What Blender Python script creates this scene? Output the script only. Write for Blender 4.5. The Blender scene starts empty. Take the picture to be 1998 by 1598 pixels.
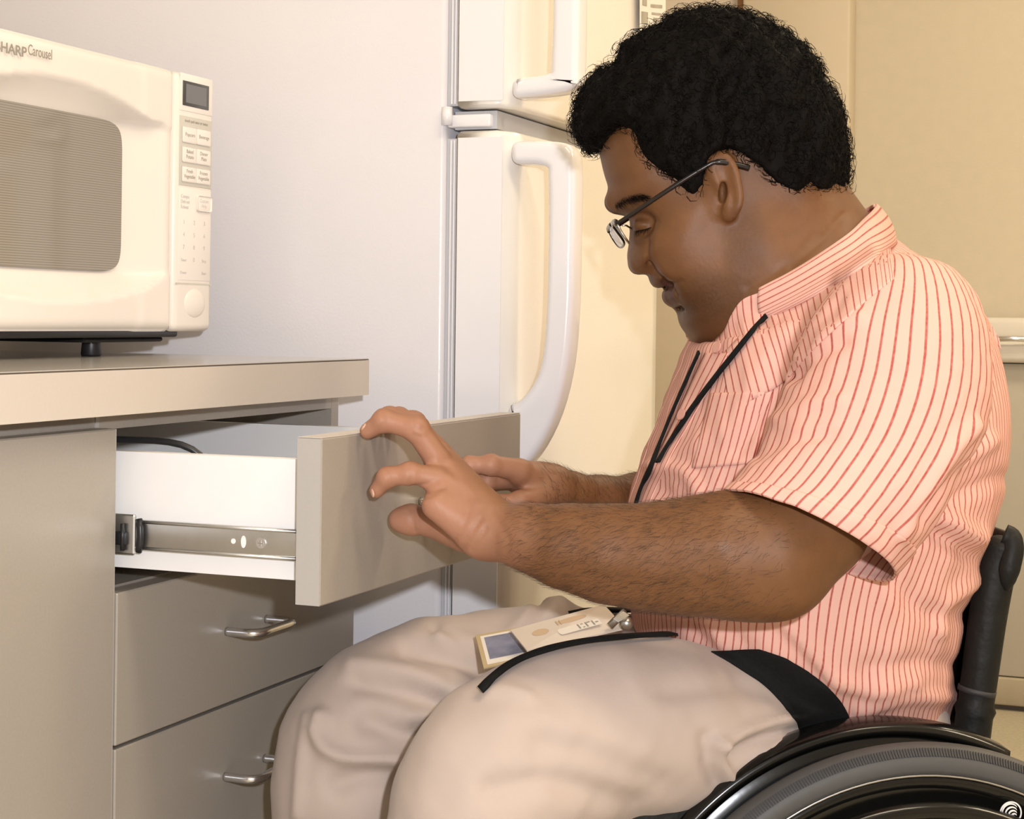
import bpy, bmesh, math, random
import numpy as np
from mathutils import Vector, Matrix
from mathutils.bvhtree import BVHTree
random.seed(7); rng = np.random.default_rng(7)
scene = bpy.context.scene
col = scene.collection
# ------------------------------------------------------------------ camera
FPX, CX, CY, RHO = 3400.0, 999.0, 622.0, 0.0125
PSI = math.atan((2337 - 999) / FPX)
R0 = np.array([math.cos(PSI), math.sin(PSI), 0]); FW = np.array([-math.sin(PSI), math.cos(PSI), 0]); ZZ = np.array([0, 0, 1.0])
RC = math.cos(RHO) * R0 + math.sin(RHO) * ZZ; UC = math.cos(RHO) * ZZ - math.sin(RHO) * R0
CAM = np.array([0.837, 0.0, 0.85])
cd = bpy.data.cameras.new('camera'); cam = bpy.data.objects.new('camera', cd); col.objects.link(cam)
cam.matrix_world = Matrix(((RC[0], UC[0], -FW[0], CAM[0]), (RC[1], UC[1], -FW[1], CAM[1]), (RC[2], UC[2], -FW[2], CAM[2]), (0, 0, 0, 1)))
cd.sensor_width = 36; cd.lens = 36 * FPX / 1998; cd.shift_y = -(799 - CY) / 1998; cd.clip_start = 0.05
scene.camera = cam
# ------------------------------------------------------------------ light and exposure
scene.view_settings.view_transform = 'Standard'; scene.view_settings.look = 'None'
scene.view_settings.gamma = 1; scene.view_settings.use_curve_mapping = False
scene.view_settings.exposure = 0.2
w = bpy.data.worlds.new('world'); scene.world = w; w.use_nodes = True
w.node_tree.nodes['Background'].inputs[0].default_value = (1.0, 0.86, 0.66, 1)
w.node_tree.nodes['Background'].inputs[1].default_value = 0.10
def lamp(name, kind, loc, power, color, size=0.1, rot=(0, 0, 0), size_y=None):
    l = bpy.data.lights.new(name, kind); l.energy = power; l.color = color
    if kind == 'AREA':
        l.shape = 'RECTANGLE'; l.size = size; l.size_y = size_y or size
    else: l.shadow_soft_size = size
    o = bpy.data.objects.new(name, l); col.objects.link(o); o.location = loc; o.rotation_euler = rot
    return o
fl = CAM + 0.105 * RC + 0.10 * UC - 0.02 * FW                     # the flash beside the lens
lamp('camera_flash', 'POINT', fl, 66, (0.92, 0.94, 1.0), 0.018)
WARM = (1.0, 0.84, 0.60)
lamp('ceiling_tube_a', 'AREA', (1.3, 0.9, 2.46), 18, WARM, 1.2, size_y=0.3)
lamp('ceiling_tube_b', 'AREA', (1.0, 3.2, 2.46), 25, WARM, 1.2, size_y=0.3)
lamp('ceiling_tube_c', 'AREA', (2.6, 2.2, 2.46), 30, WARM, 1.2, size_y=0.3)

def ray(px, py): return FW + (px - CX) / FPX * RC + (CY - py) / FPX * UC
def at(px, py, d): return CAM + d * ray(px, py)
def onX(px, py, x):
    r = ray(px, py); return CAM + r * (x - CAM[0]) / r[0]
def onY(px, py, y):
    r = ray(px, py); return CAM + r * (y - CAM[1]) / r[1]
def proj(P):
    q = np.asarray(P) - CAM; d = q @ FW
    return CX + FPX * (q @ RC) / d, CY - FPX * (q @ UC) / d, d
# ------------------------------------------------------------------ materials
MATS = {}
class N:
    def __init__(s, name):
        s.m = bpy.data.materials.new(name); s.m.use_nodes = True; s.t = s.m.node_tree; s.n = s.t.nodes
        s.b = s.n['Principled BSDF']; MATS[name] = s.m
    def node(s, typ, **kw):
        n = s.n.new(typ)
        for k, v in kw.items():
            if k in n.inputs.keys():
                if hasattr(v, 'is_output') or isinstance(v, bpy.types.NodeSocket): s.t.links.new(v, n.inputs[k])
                else: n.inputs[k].default_value = v
            else: setattr(n, k, v)
        return n
    def link(s, a, b): s.t.links.new(a, b)
    def set(s, **kw):
        for k, v in kw.items():
            k = k.replace('_', ' ')
            s.b.inputs[k].default_value = v if not isinstance(v, tuple) or len(v) == 4 else (*v, 1)
        return s
def srgb(r, g, b):
    f = lambda c: (c / 255 / 12.92) if c / 255 <= .04045 else ((c / 255 + .055) / 1.055) ** 2.4
    return (f(r), f(g), f(b), 1)
def math_node(s, op, a, b=None, c=None):
    n = s.n.new('ShaderNodeMath'); n.operation = op
    for i, v in enumerate((a, b, c)):
        if v is None: continue
        if isinstance(v, bpy.types.NodeSocket): s.t.links.new(v, n.inputs[i])
        else: n.inputs[i].default_value = v
    return n.outputs[0]
def mixc(s, f, a, b):
    n = s.n.new('ShaderNodeMix'); n.data_type = 'RGBA'
    for i, v in ((0, f), (6, a), (7, b)):
        if isinstance(v, bpy.types.NodeSocket): s.t.links.new(v, n.inputs[i])
        else: n.inputs[i].default_value = v
    return n.outputs[2]
def noise(s, scale, detail=3, vec=None):
    n = s.node('ShaderNodeTexNoise', Scale=scale, Detail=detail)
    if vec is None:
        tc = s.n.new('ShaderNodeTexCoord'); vec = tc.outputs['Object']
    s.link(vec, n.inputs['Vector']); return n.outputs['Fac']
def bump(s, h, strength=.1, dist=.001):
    b = s.node('ShaderNodeBump', Strength=strength, Distance=dist); s.link(h, b.inputs['Height']); s.link(b.outputs[0], s.b.inputs['Normal'])
def mat(name, c, rough=.5, metal=0, var=0.0, vscale=40, bmp=0, bscale=300, spec=.5, coat=0, bdist=.001):
    s = N(name); s.set(Roughness=rough, Metallic=metal)
    s.b.inputs['Specular IOR Level'].default_value = spec; s.b.inputs['Coat Weight'].default_value = coat
    if var:
        s.link(mixc(s, noise(s, vscale), tuple(x * (1 - var) for x in c[:3]) + (1,), tuple(min(1, x * (1 + var)) for x in c[:3]) + (1,)), s.b.inputs['Base Color'])
    else: s.b.inputs['Base Color'].default_value = c
    if bmp: bump(s, noise(s, bscale, 2), bmp, bdist)
    return s.m
mat('laminate', (.325, .290, .250, 1), .34, spec=.6, var=.07, vscale=420, bmp=.05, bscale=700)
mat('laminate_edge', (.42, .39, .36, 1), .45, var=.03, vscale=300)
mat('counter_top', (.50, .47, .43, 1), .13, var=.06, vscale=90)
mat('counter_edge', (.54, .485, .43, 1), .4, var=.03, vscale=350)
mat('dark_line', (.09, .07, .055, 1), .6)
mat('melamine', (.83, .81, .80, 1), .45, var=.02, vscale=60)
mat('steel', (.55, .54, .52, 1), .36, 1, var=.08, vscale=80)
mat('chrome', (.78, .78, .80, 1), .22, 1)
mat('black_plastic', (.012, .012, .014, 1), .4)
mat('fridge_white', (.80, .775, .80, 1), .24, var=.02, vscale=8, bmp=.12, bscale=330, bdist=.001, spec=.5)  # the flash's faint lilac cast is put into this white
mat('fridge_front_lit', (.88, .84, .78, 1), .2, var=.02, vscale=8, bmp=.1, bscale=330, bdist=.001)  # same white fridge, lighter and creamier: warm room light put into the doors' colour
mat('fridge_trim', (.86, .84, .86, 1), .16, coat=.3)
mat('gasket', (.52, .52, .55, 1), .5)
mat('microwave_white', (.82, .76, .69, 1), .35, var=.01, vscale=30)
mat('microwave_grey', (.60, .57, .50, 1), .4)
mat('button_white', (.86, .80, .74, 1), .4)
mat('print_grey', (.30, .27, .22, 1), .6)
mat('print_pale', (.62, .58, .56, 1), .6)
mat('display_dark', (.055, .053, .05, 1), .25)
mat('display_glass', (.16, .16, .165, 1), .15)
mat('wall_tan', (.60, .535, .42, 1), .8, var=.04, vscale=30, bmp=.2, bscale=160)
mat('wall_white', (.74, .66, .55, 1), .75, var=.03, vscale=20)
mat('wall_cream', (.62, .54, .42, 1), .8, var=.03, vscale=25)
mat('ceiling_white', (.8, .78, .74, 1), .9, var=.03, vscale=12)
mat('wood_trim', (.23, .115, .04, 1), .5, var=.25, vscale=18)
mat('grey_panel', (.48, .44, .37, 1), .5, var=.03, vscale=40)
mat('back_white', (.72, .68, .62, 1), .3)
mat('base_tan', (.40, .34, .24, 1), .6, var=.05)
mat('paper', (.82, .77, .70, 1), .8, var=.02)
mat('paper_print', (.40, .36, .30, 1), .8, var=.3, vscale=60)
mat('dark_wood', (.05, .035, .025, 1), .5, var=.2, vscale=10)
mat('rubber', (.028, .027, .028, 1), .62, var=.12, vscale=70, bmp=.2, bscale=500)
mat('tyre_grey', (.066, .064, .062, 1), .6, var=.1, vscale=90)
mat('gloss_black', (.004, .004, .0035, 1), .2, spec=.35, coat=.2)
mat('webbing', (.008, .008, .008, 1), .8, var=.25, vscale=400, bmp=.4, bscale=700, spec=.15)
mat('vinyl_black', (.009, .009, .008, 1), .55, spec=.22, var=.25, vscale=60, bmp=.4, bscale=90, bdist=.003)
mat('logo_white', (.75, .74, .72, 1), .5)
mat('hair_black', (.0030, .0021, .0014, 1), .75, var=.6, vscale=90, spec=.12)
mat('hair_brown', (.045, .022, .010, 1), .6)
mat('spectacle_frame', (.018, .014, .012, 1), .25, metal=.3)
mat('spectacle_silver', (.5, .48, .45, 1), .25, metal=1)
mat('shoe_black', (.015, .012, .01, 1), .4)
mat('card_gold', (.50, .38, .20, 1), .45)
mat('card_white', (.78, .70, .60, 1), .45)
mat('card_cream', (.66, .56, .46, 1), .35, var=.06, vscale=60)
mat('card_tan', (.56, .40, .25, 1), .5)
mat('button_pink', (.62, .32, .26, 1), .4)
s = N('card_photo'); s.set(Roughness=.25)
s.link(mixc(s, noise(s, 55, 5), srgb(70, 75, 95), srgb(165, 165, 180)), s.b.inputs['Base Color'])
s = N('microwave_window'); s.set(Roughness=.07)
tc = s.n.new('ShaderNodeTexCoord'); sp = s.n.new('ShaderNodeSeparateXYZ'); s.link(tc.outputs['Object'], sp.inputs[0])
ln = math_node(s, 'GREATER_THAN', math_node(s, 'FRACT', math_node(s, 'MULTIPLY', sp.outputs[2], 420.0)), .62)
s.link(mixc(s, ln, (.24, .21, .17, 1), (.33, .30, .26, 1)), s.b.inputs['Base Color'])
s = N('lens'); s.set(Roughness=.02, IOR=1.45); s.b.inputs['Transmission Weight'].default_value = 1
s = N('clear_plastic'); s.set(Roughness=.1, IOR=1.3); s.b.inputs['Transmission Weight'].default_value = .8
s.b.inputs['Base Color'].default_value = (.9, .85, .78, 1)
s = N('eye_white'); s.set(Roughness=.1); s.b.inputs['Base Color'].default_value = (.55, .48, .42, 1)
s = N('floor_vinyl'); s.set(Roughness=.45)
s.link(mixc(s, noise(s, 130, 4), (.30, .255, .17, 1), (.56, .50, .38, 1)), s.b.inputs['Base Color'])
s = N('trousers'); s.set(Roughness=.85)
s.b.inputs['Sheen Weight'].default_value = .12; s.b.inputs['Specular IOR Level'].default_value = .2
s.link(mixc(s, noise(s, 9, 3), (.45, .362, .31, 1), (.505, .41, .355, 1)), s.b.inputs['Base Color'])
bump(s, noise(s, 900, 2), .15, .0006)
def shirt(name, spacing, width, base=(.74, .43, .355, 1), line=(.37, .066, .052, 1), axis=0):
    s = N(name); s.set(Roughness=.85); s.b.inputs['Specular IOR Level'].default_value = .15
    uv = s.n.new('ShaderNodeUVMap'); sp = s.n.new('ShaderNodeSeparateXYZ'); s.link(uv.outputs[0], sp.inputs[0])
    x = math_node(s, 'FRACT', math_node(s, 'DIVIDE', sp.outputs[axis], spacing))
    d = math_node(s, 'ABSOLUTE', math_node(s, 'SUBTRACT', x, .5))
    k = width / spacing / 2
    mr = s.node('ShaderNodeMapRange'); s.link(d, mr.inputs[0])
    for i, v in ((1, k * .7), (2, k * 1.35), (3, 1.0), (4, 0.0)): mr.inputs[i].default_value = v
    nz = noise(s, 300, 2)
    f = math_node(s, 'MULTIPLY', mr.outputs[0], math_node(s, 'ADD', math_node(s, 'MULTIPLY', nz, .5), .62))
    b2 = tuple(c * .93 for c in base[:3]) + (1,)
    s.link(mixc(s, f, mixc(s, noise(s, 14, 2), b2, base), line), s.b.inputs['Base Color'])
    bump(s, noise(s, 1200, 2), .12, .0005)
    s.b.inputs['Subsurface Weight'].default_value = 0
    return s.m
shirt('shirt_body', .0088, .0016); shirt('shirt_sleeve', .0108, .0019); shirt('shirt_collar', .0085, .0016, axis=1); shirt('shirt_inside', .0108, .0019, base=(.5, .28, .22, 1))
s = N('skin'); s.set(Roughness=.52)
s.b.inputs['Specular IOR Level'].default_value = .35
at_ = s.node('ShaderNodeAttribute', attribute_name='tint'); spc = s.n.new('ShaderNodeSeparateColor'); s.link(at_.outputs['Color'], spc.inputs[0])
c0 = mixc(s, noise(s, 60, 4), (.125, .053, .0195, 1), (.185, .080, .030, 1))
c1 = mixc(s, spc.outputs[2], c0, (.43, .21, .135, 1))
st = math_node(s, 'MULTIPLY', spc.outputs[0], math_node(s, 'ADD', math_node(s, 'MULTIPLY', noise(s, 420, 2), .6), .35))
c2 = mixc(s, st, c1, (.055, .026, .012, 1))
c3 = mixc(s, spc.outputs[1], c2, (.085, .030, .021, 1))
s.link(c3, s.b.inputs['Base Color'])
s.b.inputs['Subsurface Weight'].default_value = .06; s.b.inputs['Subsurface Radius'].default_value = (.008, .003, .0015)
vo = s.node('ShaderNodeTexVoronoi', Scale=330.0); s.link(s.n.new('ShaderNodeTexCoord').outputs['Object'], vo.inputs['Vector'])
bump(s, math_node(s, 'ADD', noise(s, 260, 4), math_node(s, 'MULTIPLY', vo.outputs['Distance'], .3)), .22, .0007)
# ------------------------------------------------------------------ mesh helpers
def setp(o, label=None, cat=None, group=None, kind=None):
    if label: o['label'] = label
    if cat: o['category'] = cat
    if group: o['group'] = group
    if kind: o['kind'] = kind
    return o
def link(name, me, material, parent=None, smooth=False):
    o = bpy.data.objects.new(name, me); col.objects.link(o)
    if material: me.materials.append(MATS[material])
    if parent: o.parent = parent; o.matrix_parent_inverse = parent.matrix_basis.inverted()
    if smooth:
        for p in me.polygons: p.use_smooth = True
    return o
def empty(name, loc=(0, 0, 0)):
    o = bpy.data.objects.new(name, None); col.objects.link(o); o.location = loc; o.empty_display_size = .05
    return o
def box(name, x0, x1, y0, y1, z0, z1, material, parent=None, bev=.0, seg=2):
    bm = bmesh.new(); bmesh.ops.create_cube(bm, size=1)
    for v in bm.verts: v.co = Vector(((x0 + x1) / 2 + v.co.x * (x1 - x0), (y0 + y1) / 2 + v.co.y * (y1 - y0), (z0 + z1) / 2 + v.co.z * (z1 - z0)))
    if bev: bmesh.ops.bevel(bm, geom=bm.edges[:], offset=bev, segments=seg, affect='EDGES', profile=.5)
    me = bpy.data.meshes.new(name); bm.to_mesh(me); bm.free()
    return link(name, me, material, parent, smooth=bool(bev and seg > 1))
def pydata(name, V, Fc, material, parent=None, smooth=True, uv=None):
    me = bpy.data.meshes.new(name)
    me.from_pydata([tuple(map(float, v)) for v in V], [], [tuple(int(i) for i in f) for f in Fc]); me.update()
    if uv is not None:
        ul = me.uv_layers.new(name='UVMap'); idx = np.empty(len(me.loops), int); me.loops.foreach_get('vertex_index', idx)
        ul.data.foreach_set('uv', np.asarray(uv, float)[idx].ravel())
    return link(name, me, material, parent, smooth)
def tube_mesh(path, r, n=10, cap=True):
    P = np.asarray(path, float); m = len(P); r = np.broadcast_to(np.asarray(r, float), (m,))
    T = np.gradient(P, axis=0); T /= np.linalg.norm(T, axis=1)[:, None] + 1e-12
    up = np.array([0, 0, 1.0]) if abs(T[0][2]) < .9 else np.array([1.0, 0, 0])
    V = []; e1 = np.cross(T[0], up); e1 /= np.linalg.norm(e1)
    for i in range(m):
        e1 = e1 - T[i] * (e1 @ T[i]); e1 /= np.linalg.norm(e1); e2 = np.cross(T[i], e1)
        for k in range(n):
            a = 2 * math.pi * k / n; V.append(P[i] + r[i] * (math.cos(a) * e1 + math.sin(a) * e2))
    Fc = [(i * n + k, i * n + (k + 1) % n, (i + 1) * n + (k + 1) % n, (i + 1) * n + k) for i in range(m - 1) for k in range(n)]
    if cap: Fc += [tuple(range(n - 1, -1, -1)), tuple((m - 1) * n + k for k in range(n))]
    return V, Fc
def tube(name, path, r, material, parent=None, n=10):
    V, Fc = tube_mesh(path, r, n); return pydata(name, V, Fc, material, parent)
def smooth_path(P, n=40):
    P = np.asarray(P, float); m = len(P); Q = np.vstack([2 * P[0] - P[1], P, 2 * P[-1] - P[-2]]); out = []
    for x in np.linspace(0, m - 1, n):
        i = min(int(x), m - 2); t = x - i; a, b, c, d = Q[i:i + 4]
        out.append(.5 * (2 * b + (c - a) * t + (2 * a - 5 * b + 4 * c - d) * t * t + (3 * b - a - 3 * c + d) * t ** 3))
    return np.array(out)
def prism(name, pts, h, axis, material, parent=None, bev=0):
    """closed outline (list of 3D points) swept by h along axis"""
    P = np.asarray(pts, float); n = len(P); ax = np.asarray(axis, float) * h
    V = list(P) + list(P + ax)
    Fc = [tuple(range(n)), tuple(range(2 * n - 1, n - 1, -1))] + [(i, i + n, (i + 1) % n + n, (i + 1) % n) for i in range(n)]
    o = pydata(name, V, Fc, material, parent, smooth=False)
    bm = bmesh.new(); bm.from_mesh(o.data); bmesh.ops.recalc_face_normals(bm, faces=bm.faces[:])
    if bev: bmesh.ops.bevel(bm, geom=bm.edges[:], offset=bev, segments=2, affect='EDGES')
    bm.to_mesh(o.data); bm.free(); return o
def text(name, body, origin, xdir, ydir, size, material, parent=None, align='LEFT', shear=0, bold=0, squeeze=1):
    cu = bpy.data.curves.new(name, 'FONT'); cu.body = body; cu.size = size; cu.align_x = align; cu.extrude = .0001; cu.shear = shear; cu.offset = bold
    t = bpy.data.objects.new(name, cu); col.objects.link(t)
    dg = bpy.context.evaluated_depsgraph_get(); me = bpy.data.meshes.new_from_object(t.evaluated_get(dg)); col.objects.unlink(t); bpy.data.objects.remove(t)
    x = Vector(xdir).normalized(); y = Vector(ydir).normalized(); z = x.cross(y)
    M = Matrix(((x.x * squeeze, y.x, z.x, origin[0]), (x.y * squeeze, y.y, z.y, origin[1]), (x.z * squeeze, y.z, z.z, origin[2]), (0, 0, 0, 1)))
    me.transform(M); me.materials.clear()
    return link(name, me, material, parent)
def bvh(*objs):
    V = []; Fc = []
    for o in objs:
        b = len(V); a_ = np.empty(len(o.data.vertices) * 3); o.data.vertices.foreach_get('co', a_); V += a_.reshape(-1, 3).tolist(); Fc += [[b + i for i in p.vertices] for p in o.data.polygons]
    return BVHTree.FromPolygons(V, Fc)
def drape(tree, px, py, off=.003, dflt=1.5):
    r = ray(px, py); hit = tree.ray_cast(Vector(CAM), Vector(r).normalized())
    if hit[0] is None: return at(px, py, dflt), np.array(-FW)
    n = np.array(hit[1]); n = n if n @ r < 0 else -n
    return np.array(hit[0]) + n * off, n
def ribbon(name, tree, pts, width, thick, material, parent=None, off=.002, n=40, dflt=1.5, depth=None):
    """a strap laid on a surface along the image curve pts; width in metres"""
    Q = smooth_path([(*p, 0) for p in pts], n); C = []; Nn = []
    for q in Q:
        c, nn = drape(tree, q[0], q[1], off, dflt); C.append(c); Nn.append(nn)
    C = np.array(C); Nn = np.array(Nn)
    for _ in range(3):
        C[1:-1] = (C[:-2] + 2 * C[1:-1] + C[2:]) / 4; Nn[1:-1] = (Nn[:-2] + 2 * Nn[1:-1] + Nn[2:]) / 4
    return strap(name, C, Nn, width, thick, material, parent)
def strap(name, C, Nn, width, thick, material, parent=None):
    C = np.asarray(C); Nn = np.asarray(Nn); n = len(C); width = np.broadcast_to(np.asarray(width, float), (n,))
    T = np.gradient(C, axis=0); T /= np.linalg.norm(T, axis=1)[:, None] + 1e-12
    V = []
    for i in range(n):
        nn = Nn[i] - T[i] * (Nn[i] @ T[i]); nn /= np.linalg.norm(nn) + 1e-12; s = np.cross(T[i], nn) * width[i] / 2
        V += [C[i] - s, C[i] - s * .8 + nn * thick, C[i] + s * .8 + nn * thick, C[i] + s]
    Fc = []
    for i in range(n - 1):
        for k in range(4): Fc.append((4 * i + k, 4 * i + (k + 1) % 4, 4 * i + 4 + (k + 1) % 4, 4 * i + 4 + k))
    Fc += [(3, 2, 1, 0), tuple(4 * (n - 1) + k for k in range(4))]
    return pydata(name, V, Fc, material, parent)
# ------------------------------------------------------------------ implicit surfaces
def poly2d(pts, n=4):
    """closed smooth outline (pixels) -> signed distance image, negative inside"""
    P = np.asarray(pts, float)
    Q = np.vstack([P[-1:], P, P[:2]]); out = []
    for i in range(len(P)):
        a, b, c, d = Q[i:i + 4]
        for t in np.linspace(0, 1, n, endpoint=False):
            out.append(.5 * (2 * b + (c - a) * t + (2 * a - 5 * b + 4 * c - d) * t * t + (3 * b - a - 3 * c + d) * t ** 3))
    P = np.array(out); lo = P.min(0) - 60; hi = P.max(0) + 60; st = 3.0
    X, Y = np.meshgrid(np.arange(lo[0], hi[0], st), np.arange(lo[1], hi[1], st), indexing='ij')
    D = np.full(X.shape, 1e9); ins = np.zeros(X.shape, bool)
    for i in range(len(P)):
        a = P[i]; b = P[(i + 1) % len(P)]; e = b - a; wx = X - a[0]; wy = Y - a[1]
        h = np.clip((wx * e[0] + wy * e[1]) / (e @ e + 1e-9), 0, 1)
        D = np.minimum(D, (wx - e[0] * h) ** 2 + (wy - e[1] * h) ** 2)
        c = (a[1] > Y) != (b[1] > Y)
        with np.errstate(divide='ignore', invalid='ignore'):
            xi = a[0] + (Y - a[1]) * e[0] / (e[1] if e[1] else 1e-9)
        ins ^= c & (X < xi)
    D = np.sqrt(D) * np.where(ins, -1, 1)
    def look(x, y):
        fx = np.clip((x - lo[0]) / st, 0, D.shape[0] - 1.001); fy = np.clip((y - lo[1]) / st, 0, D.shape[1] - 1.001)
        i = fx.astype(int); j = fy.astype(int); u = fx - i; v = fy - j
        d = D[i, j] * (1 - u) * (1 - v) + D[i + 1, j] * u * (1 - v) + D[i, j + 1] * (1 - u) * v + D[i + 1, j + 1] * u * v
        ox = np.maximum(np.maximum(lo[0] - x, x - hi[0]), 0); oy = np.maximum(np.maximum(lo[1] - y, y - hi[1]), 0)
        return d + np.hypot(ox, oy)
    return look
def cone(a, b, ra, rb):
    a = np.asarray(a); b = np.asarray(b); ba = b - a; bb = ba @ ba + 1e-12
    def f(P):
        pa = P - a; h = np.clip(pa @ ba / bb, 0, 1); return np.linalg.norm(pa - h[:, None] * ba, axis=1) - (ra + (rb - ra) * h)
    return f
def ell(c, axes, rad):
    c = np.asarray(c); A = np.asarray(axes, float); rad = np.asarray(rad, float); m = rad.min()
    def f(P):
        q = (P - c) @ A.T; k0 = np.linalg.norm(q / rad, axis=1); k1 = np.linalg.norm(q / rad ** 2, axis=1) + 1e-9
        return k0 * (k0 - 1) / k1
    return f
VIEW = np.array([RC, UC, FW])
def smin(a, b, k):
    h = np.maximum(k - np.abs(a - b), 0) / k; return np.minimum(a, b) - h * h * k * .25
def field(ops):
    def f(P, sel=None):
        d = np.full(len(P), 1e3)
        for i, (o, g, k) in enumerate(ops):
            if sel is not None and not sel[i]: continue
            v = g(P)
            if o == 'u': d = smin(d, v, k)
            elif o == 's': d = -smin(-d, v, k)
            elif o == 'i': d = -smin(-d, -v, k)
            elif o == 'd': d = d + v
        return d
    return f
def mesh_field(ops, lo, hi, h, B=12):
    lo = np.asarray(lo, float); hi = np.asarray(hi, float); nb = np.ceil((hi - lo) / h / B).astype(int); n = nb * B
    G = np.ones(tuple(n + 1), np.float32); f = field(ops); half = B * h * .5; diag = half * 1.7321
    bi = np.stack(np.meshgrid(*[np.arange(k) for k in nb], indexing='ij'), -1).reshape(-1, 3)
    ctr = lo + (bi * B + B / 2) * h
    vals = np.stack([g(ctr) if o != 'd' else np.zeros(len(ctr)) for o, g, k in ops], 1); kinds = [o for o, _, _ in ops]; ks = np.array([k for _, _, k in ops])
    tot = f(ctr); act = np.abs(tot) < diag * 1.25 + .006
    G[:] = 1
    off = np.stack(np.meshgrid(*[np.arange(B + 1)] * 3, indexing='ij'), -1).reshape(-1, 3) * h
    for i in range(len(bi)):
        x, y, z = bi[i] * B
        if not act[i]:
            if tot[i] < 0: G[x:x + B + 1, y:y + B + 1, z:z + B + 1] = np.minimum(G[x:x + B + 1, y:y + B + 1, z:z + B + 1], -1)
            continue
    for i in np.nonzero(act)[0]:
        x, y, z = bi[i] * B
        um = min(vals[i][j] for j in range(len(ops)) if kinds[j] == 'u')
        sel = [kinds[j] in 'di' or (kinds[j] == 'u' and vals[i][j] < um + 2.4 * diag + ks[j]) or (kinds[j] == 's' and vals[i][j] < diag * 1.6 + ks[j]) for j in range(len(ops))]
        v = f(lo + bi[i] * B * h + off, sel).reshape(B + 1, B + 1, B + 1)
        G[x:x + B + 1, y:y + B + 1, z:z + B + 1] = v
    return surface_net(G, lo, h)
def surface_net(G, lo, h):
    S = G < 0; n = np.array(G.shape) - 1
    def sub(A, d): return A[d[0]:d[0] + n[0], d[1]:d[1] + n[1], d[2]:d[2] + n[2]]
    cnr = [(i, j, k) for i in (0, 1) for j in (0, 1) for k in (0, 1)]
    cnt = sum(sub(S, c).astype(np.int8) for c in cnr); cell = (cnt > 0) & (cnt < 8)
    idx = np.full(cell.shape, -1, np.int64); ci = np.argwhere(cell); idx[cell] = np.arange(len(ci))
    acc = np.zeros((len(ci), 3)); num = np.zeros(len(ci))
    for a in cnr:
        for ax in range(3):
            if a[ax]: continue
            b = list(a); b[ax] = 1
            va = G[tuple((ci + a).T)].astype(float); vb = G[tuple((ci + b).T)].astype(float)
            m = (va < 0) != (vb < 0); t = np.where(m, va / np.where(m, va - vb, 1), 0)
            p = np.tile(np.array(a, float), (len(ci), 1)); p[:, ax] = t; acc[m] += p[m]; num[m] += 1
    V = lo + (ci + acc / np.maximum(num, 1)[:, None]) * h; F = []
    for ax in range(3):
        u, v = [(1, 2), (2, 0), (0, 1)][ax]
        A = np.moveaxis(S, (ax, u, v), (0, 1, 2)); I = np.moveaxis(idx, (ax, u, v), (0, 1, 2))
        s0 = A[:-1, 1:-1, 1:-1]; s1 = A[1:, 1:-1, 1:-1]; e = np.argwhere(s0 != s1)
        if not len(e): continue
        i, j, k = e.T; j = j + 1; k = k + 1; fl_ = A[i, j, k]
        q = np.stack([I[i, j - 1, k - 1], I[i, j, k - 1], I[i, j, k], I[i, j - 1, k]], 1)
        q[~fl_] = q[~fl_][:, ::-1]; F.append(q)
    F = np.vstack(F); F = F[(F >= 0).all(1)]
    return V, F
def net_mesh(name, V, F, material, parent=None, relax=1):
    V = np.asarray(V)
    for _ in range(relax):
        A = np.zeros_like(V); c = np.zeros(len(V))
        for a, b in ((0, 1), (1, 2), (2, 3), (3, 0)):
            np.add.at(A, F[:, a], V[F[:, b]]); np.add.at(c, F[:, a], 1); np.add.at(A, F[:, b], V[F[:, a]]); np.add.at(c, F[:, b], 1)
        V = V * .5 + .5 * A / np.maximum(c, 1)[:, None]
    me = bpy.data.meshes.new(name); me.vertices.add(len(V)); me.vertices.foreach_set('co', V.astype(np.float32).ravel())
    me.loops.add(len(F) * 4); me.loops.foreach_set('vertex_index', F.astype(np.int32).ravel())
    me.polygons.add(len(F)); me.polygons.foreach_set('loop_start', np.arange(0, len(F) * 4, 4, dtype=np.int32)); me.polygons.foreach_set('loop_total', np.full(len(F), 4, np.int32))
    me.update(calc_edges=True); me.validate()
    return link(name, me, material, parent, True)
def vnoise(P, seed=0):
    """cheap smooth 3D noise, about -1..1"""
    r = np.random.default_rng(seed); s = np.zeros(len(P))
    for i in range(6):
        k = r.normal(size=3); k *= (1 + .5 * i) / np.linalg.norm(k); s += np.sin(P @ k * 2 * math.pi + r.uniform(0, 6.28)) / (1 + .35 * i)
    return s / 3
# ------------------------------------------------------------------ the setting
def struct(o): o['kind'] = 'structure'; return o
struct(box('floor', -.64, 3.2, -1.6, 4.5, -.05, 0, 'floor_vinyl'))
struct(box('ceiling', -.64, 3.2, -1.6, 4.5, 2.5, 2.55, 'ceiling_white'))
struct(box('wall_left', -.70, -.62, -1.6, 4.5, 0, 2.5, 'wall_cream'))
struct(box('wall_back', -.62, 3.2, 4.4, 4.5, 0, 2.5, 'wall_tan'))
struct(box('wall_right', 3.12, 3.2, -1.6, 4.4, 0, 2.5, 'wall_cream'))
struct(box('wall_front', -.62, 3.12, -1.6, -1.52, 0, 2.5, 'wall_cream'))
struct(box('unseen_dark_panel', .0, .5, -1.52, -1.49, 0, 2.1, 'dark_wood'))  # unseen dark panel added behind the camera to give glossy surfaces something to reflect
struct(box('door_1', -.615, -.262, 4.36, 4.4, 0, 2.1, 'wall_white', bev=.004))
struct(box('trim_2', -.262, -.243, 4.33, 4.4, 0, 2.2, 'wood_trim', bev=.003))
tp = struct(box('trim_3', -.243, .028, 4.31, 4.4, 0, 2.5, 'wall_cream', bev=.006))
struct(box('baseboard_back', .03, .05, 4.388, 4.4, 0, .1, 'base_tan'))
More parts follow.
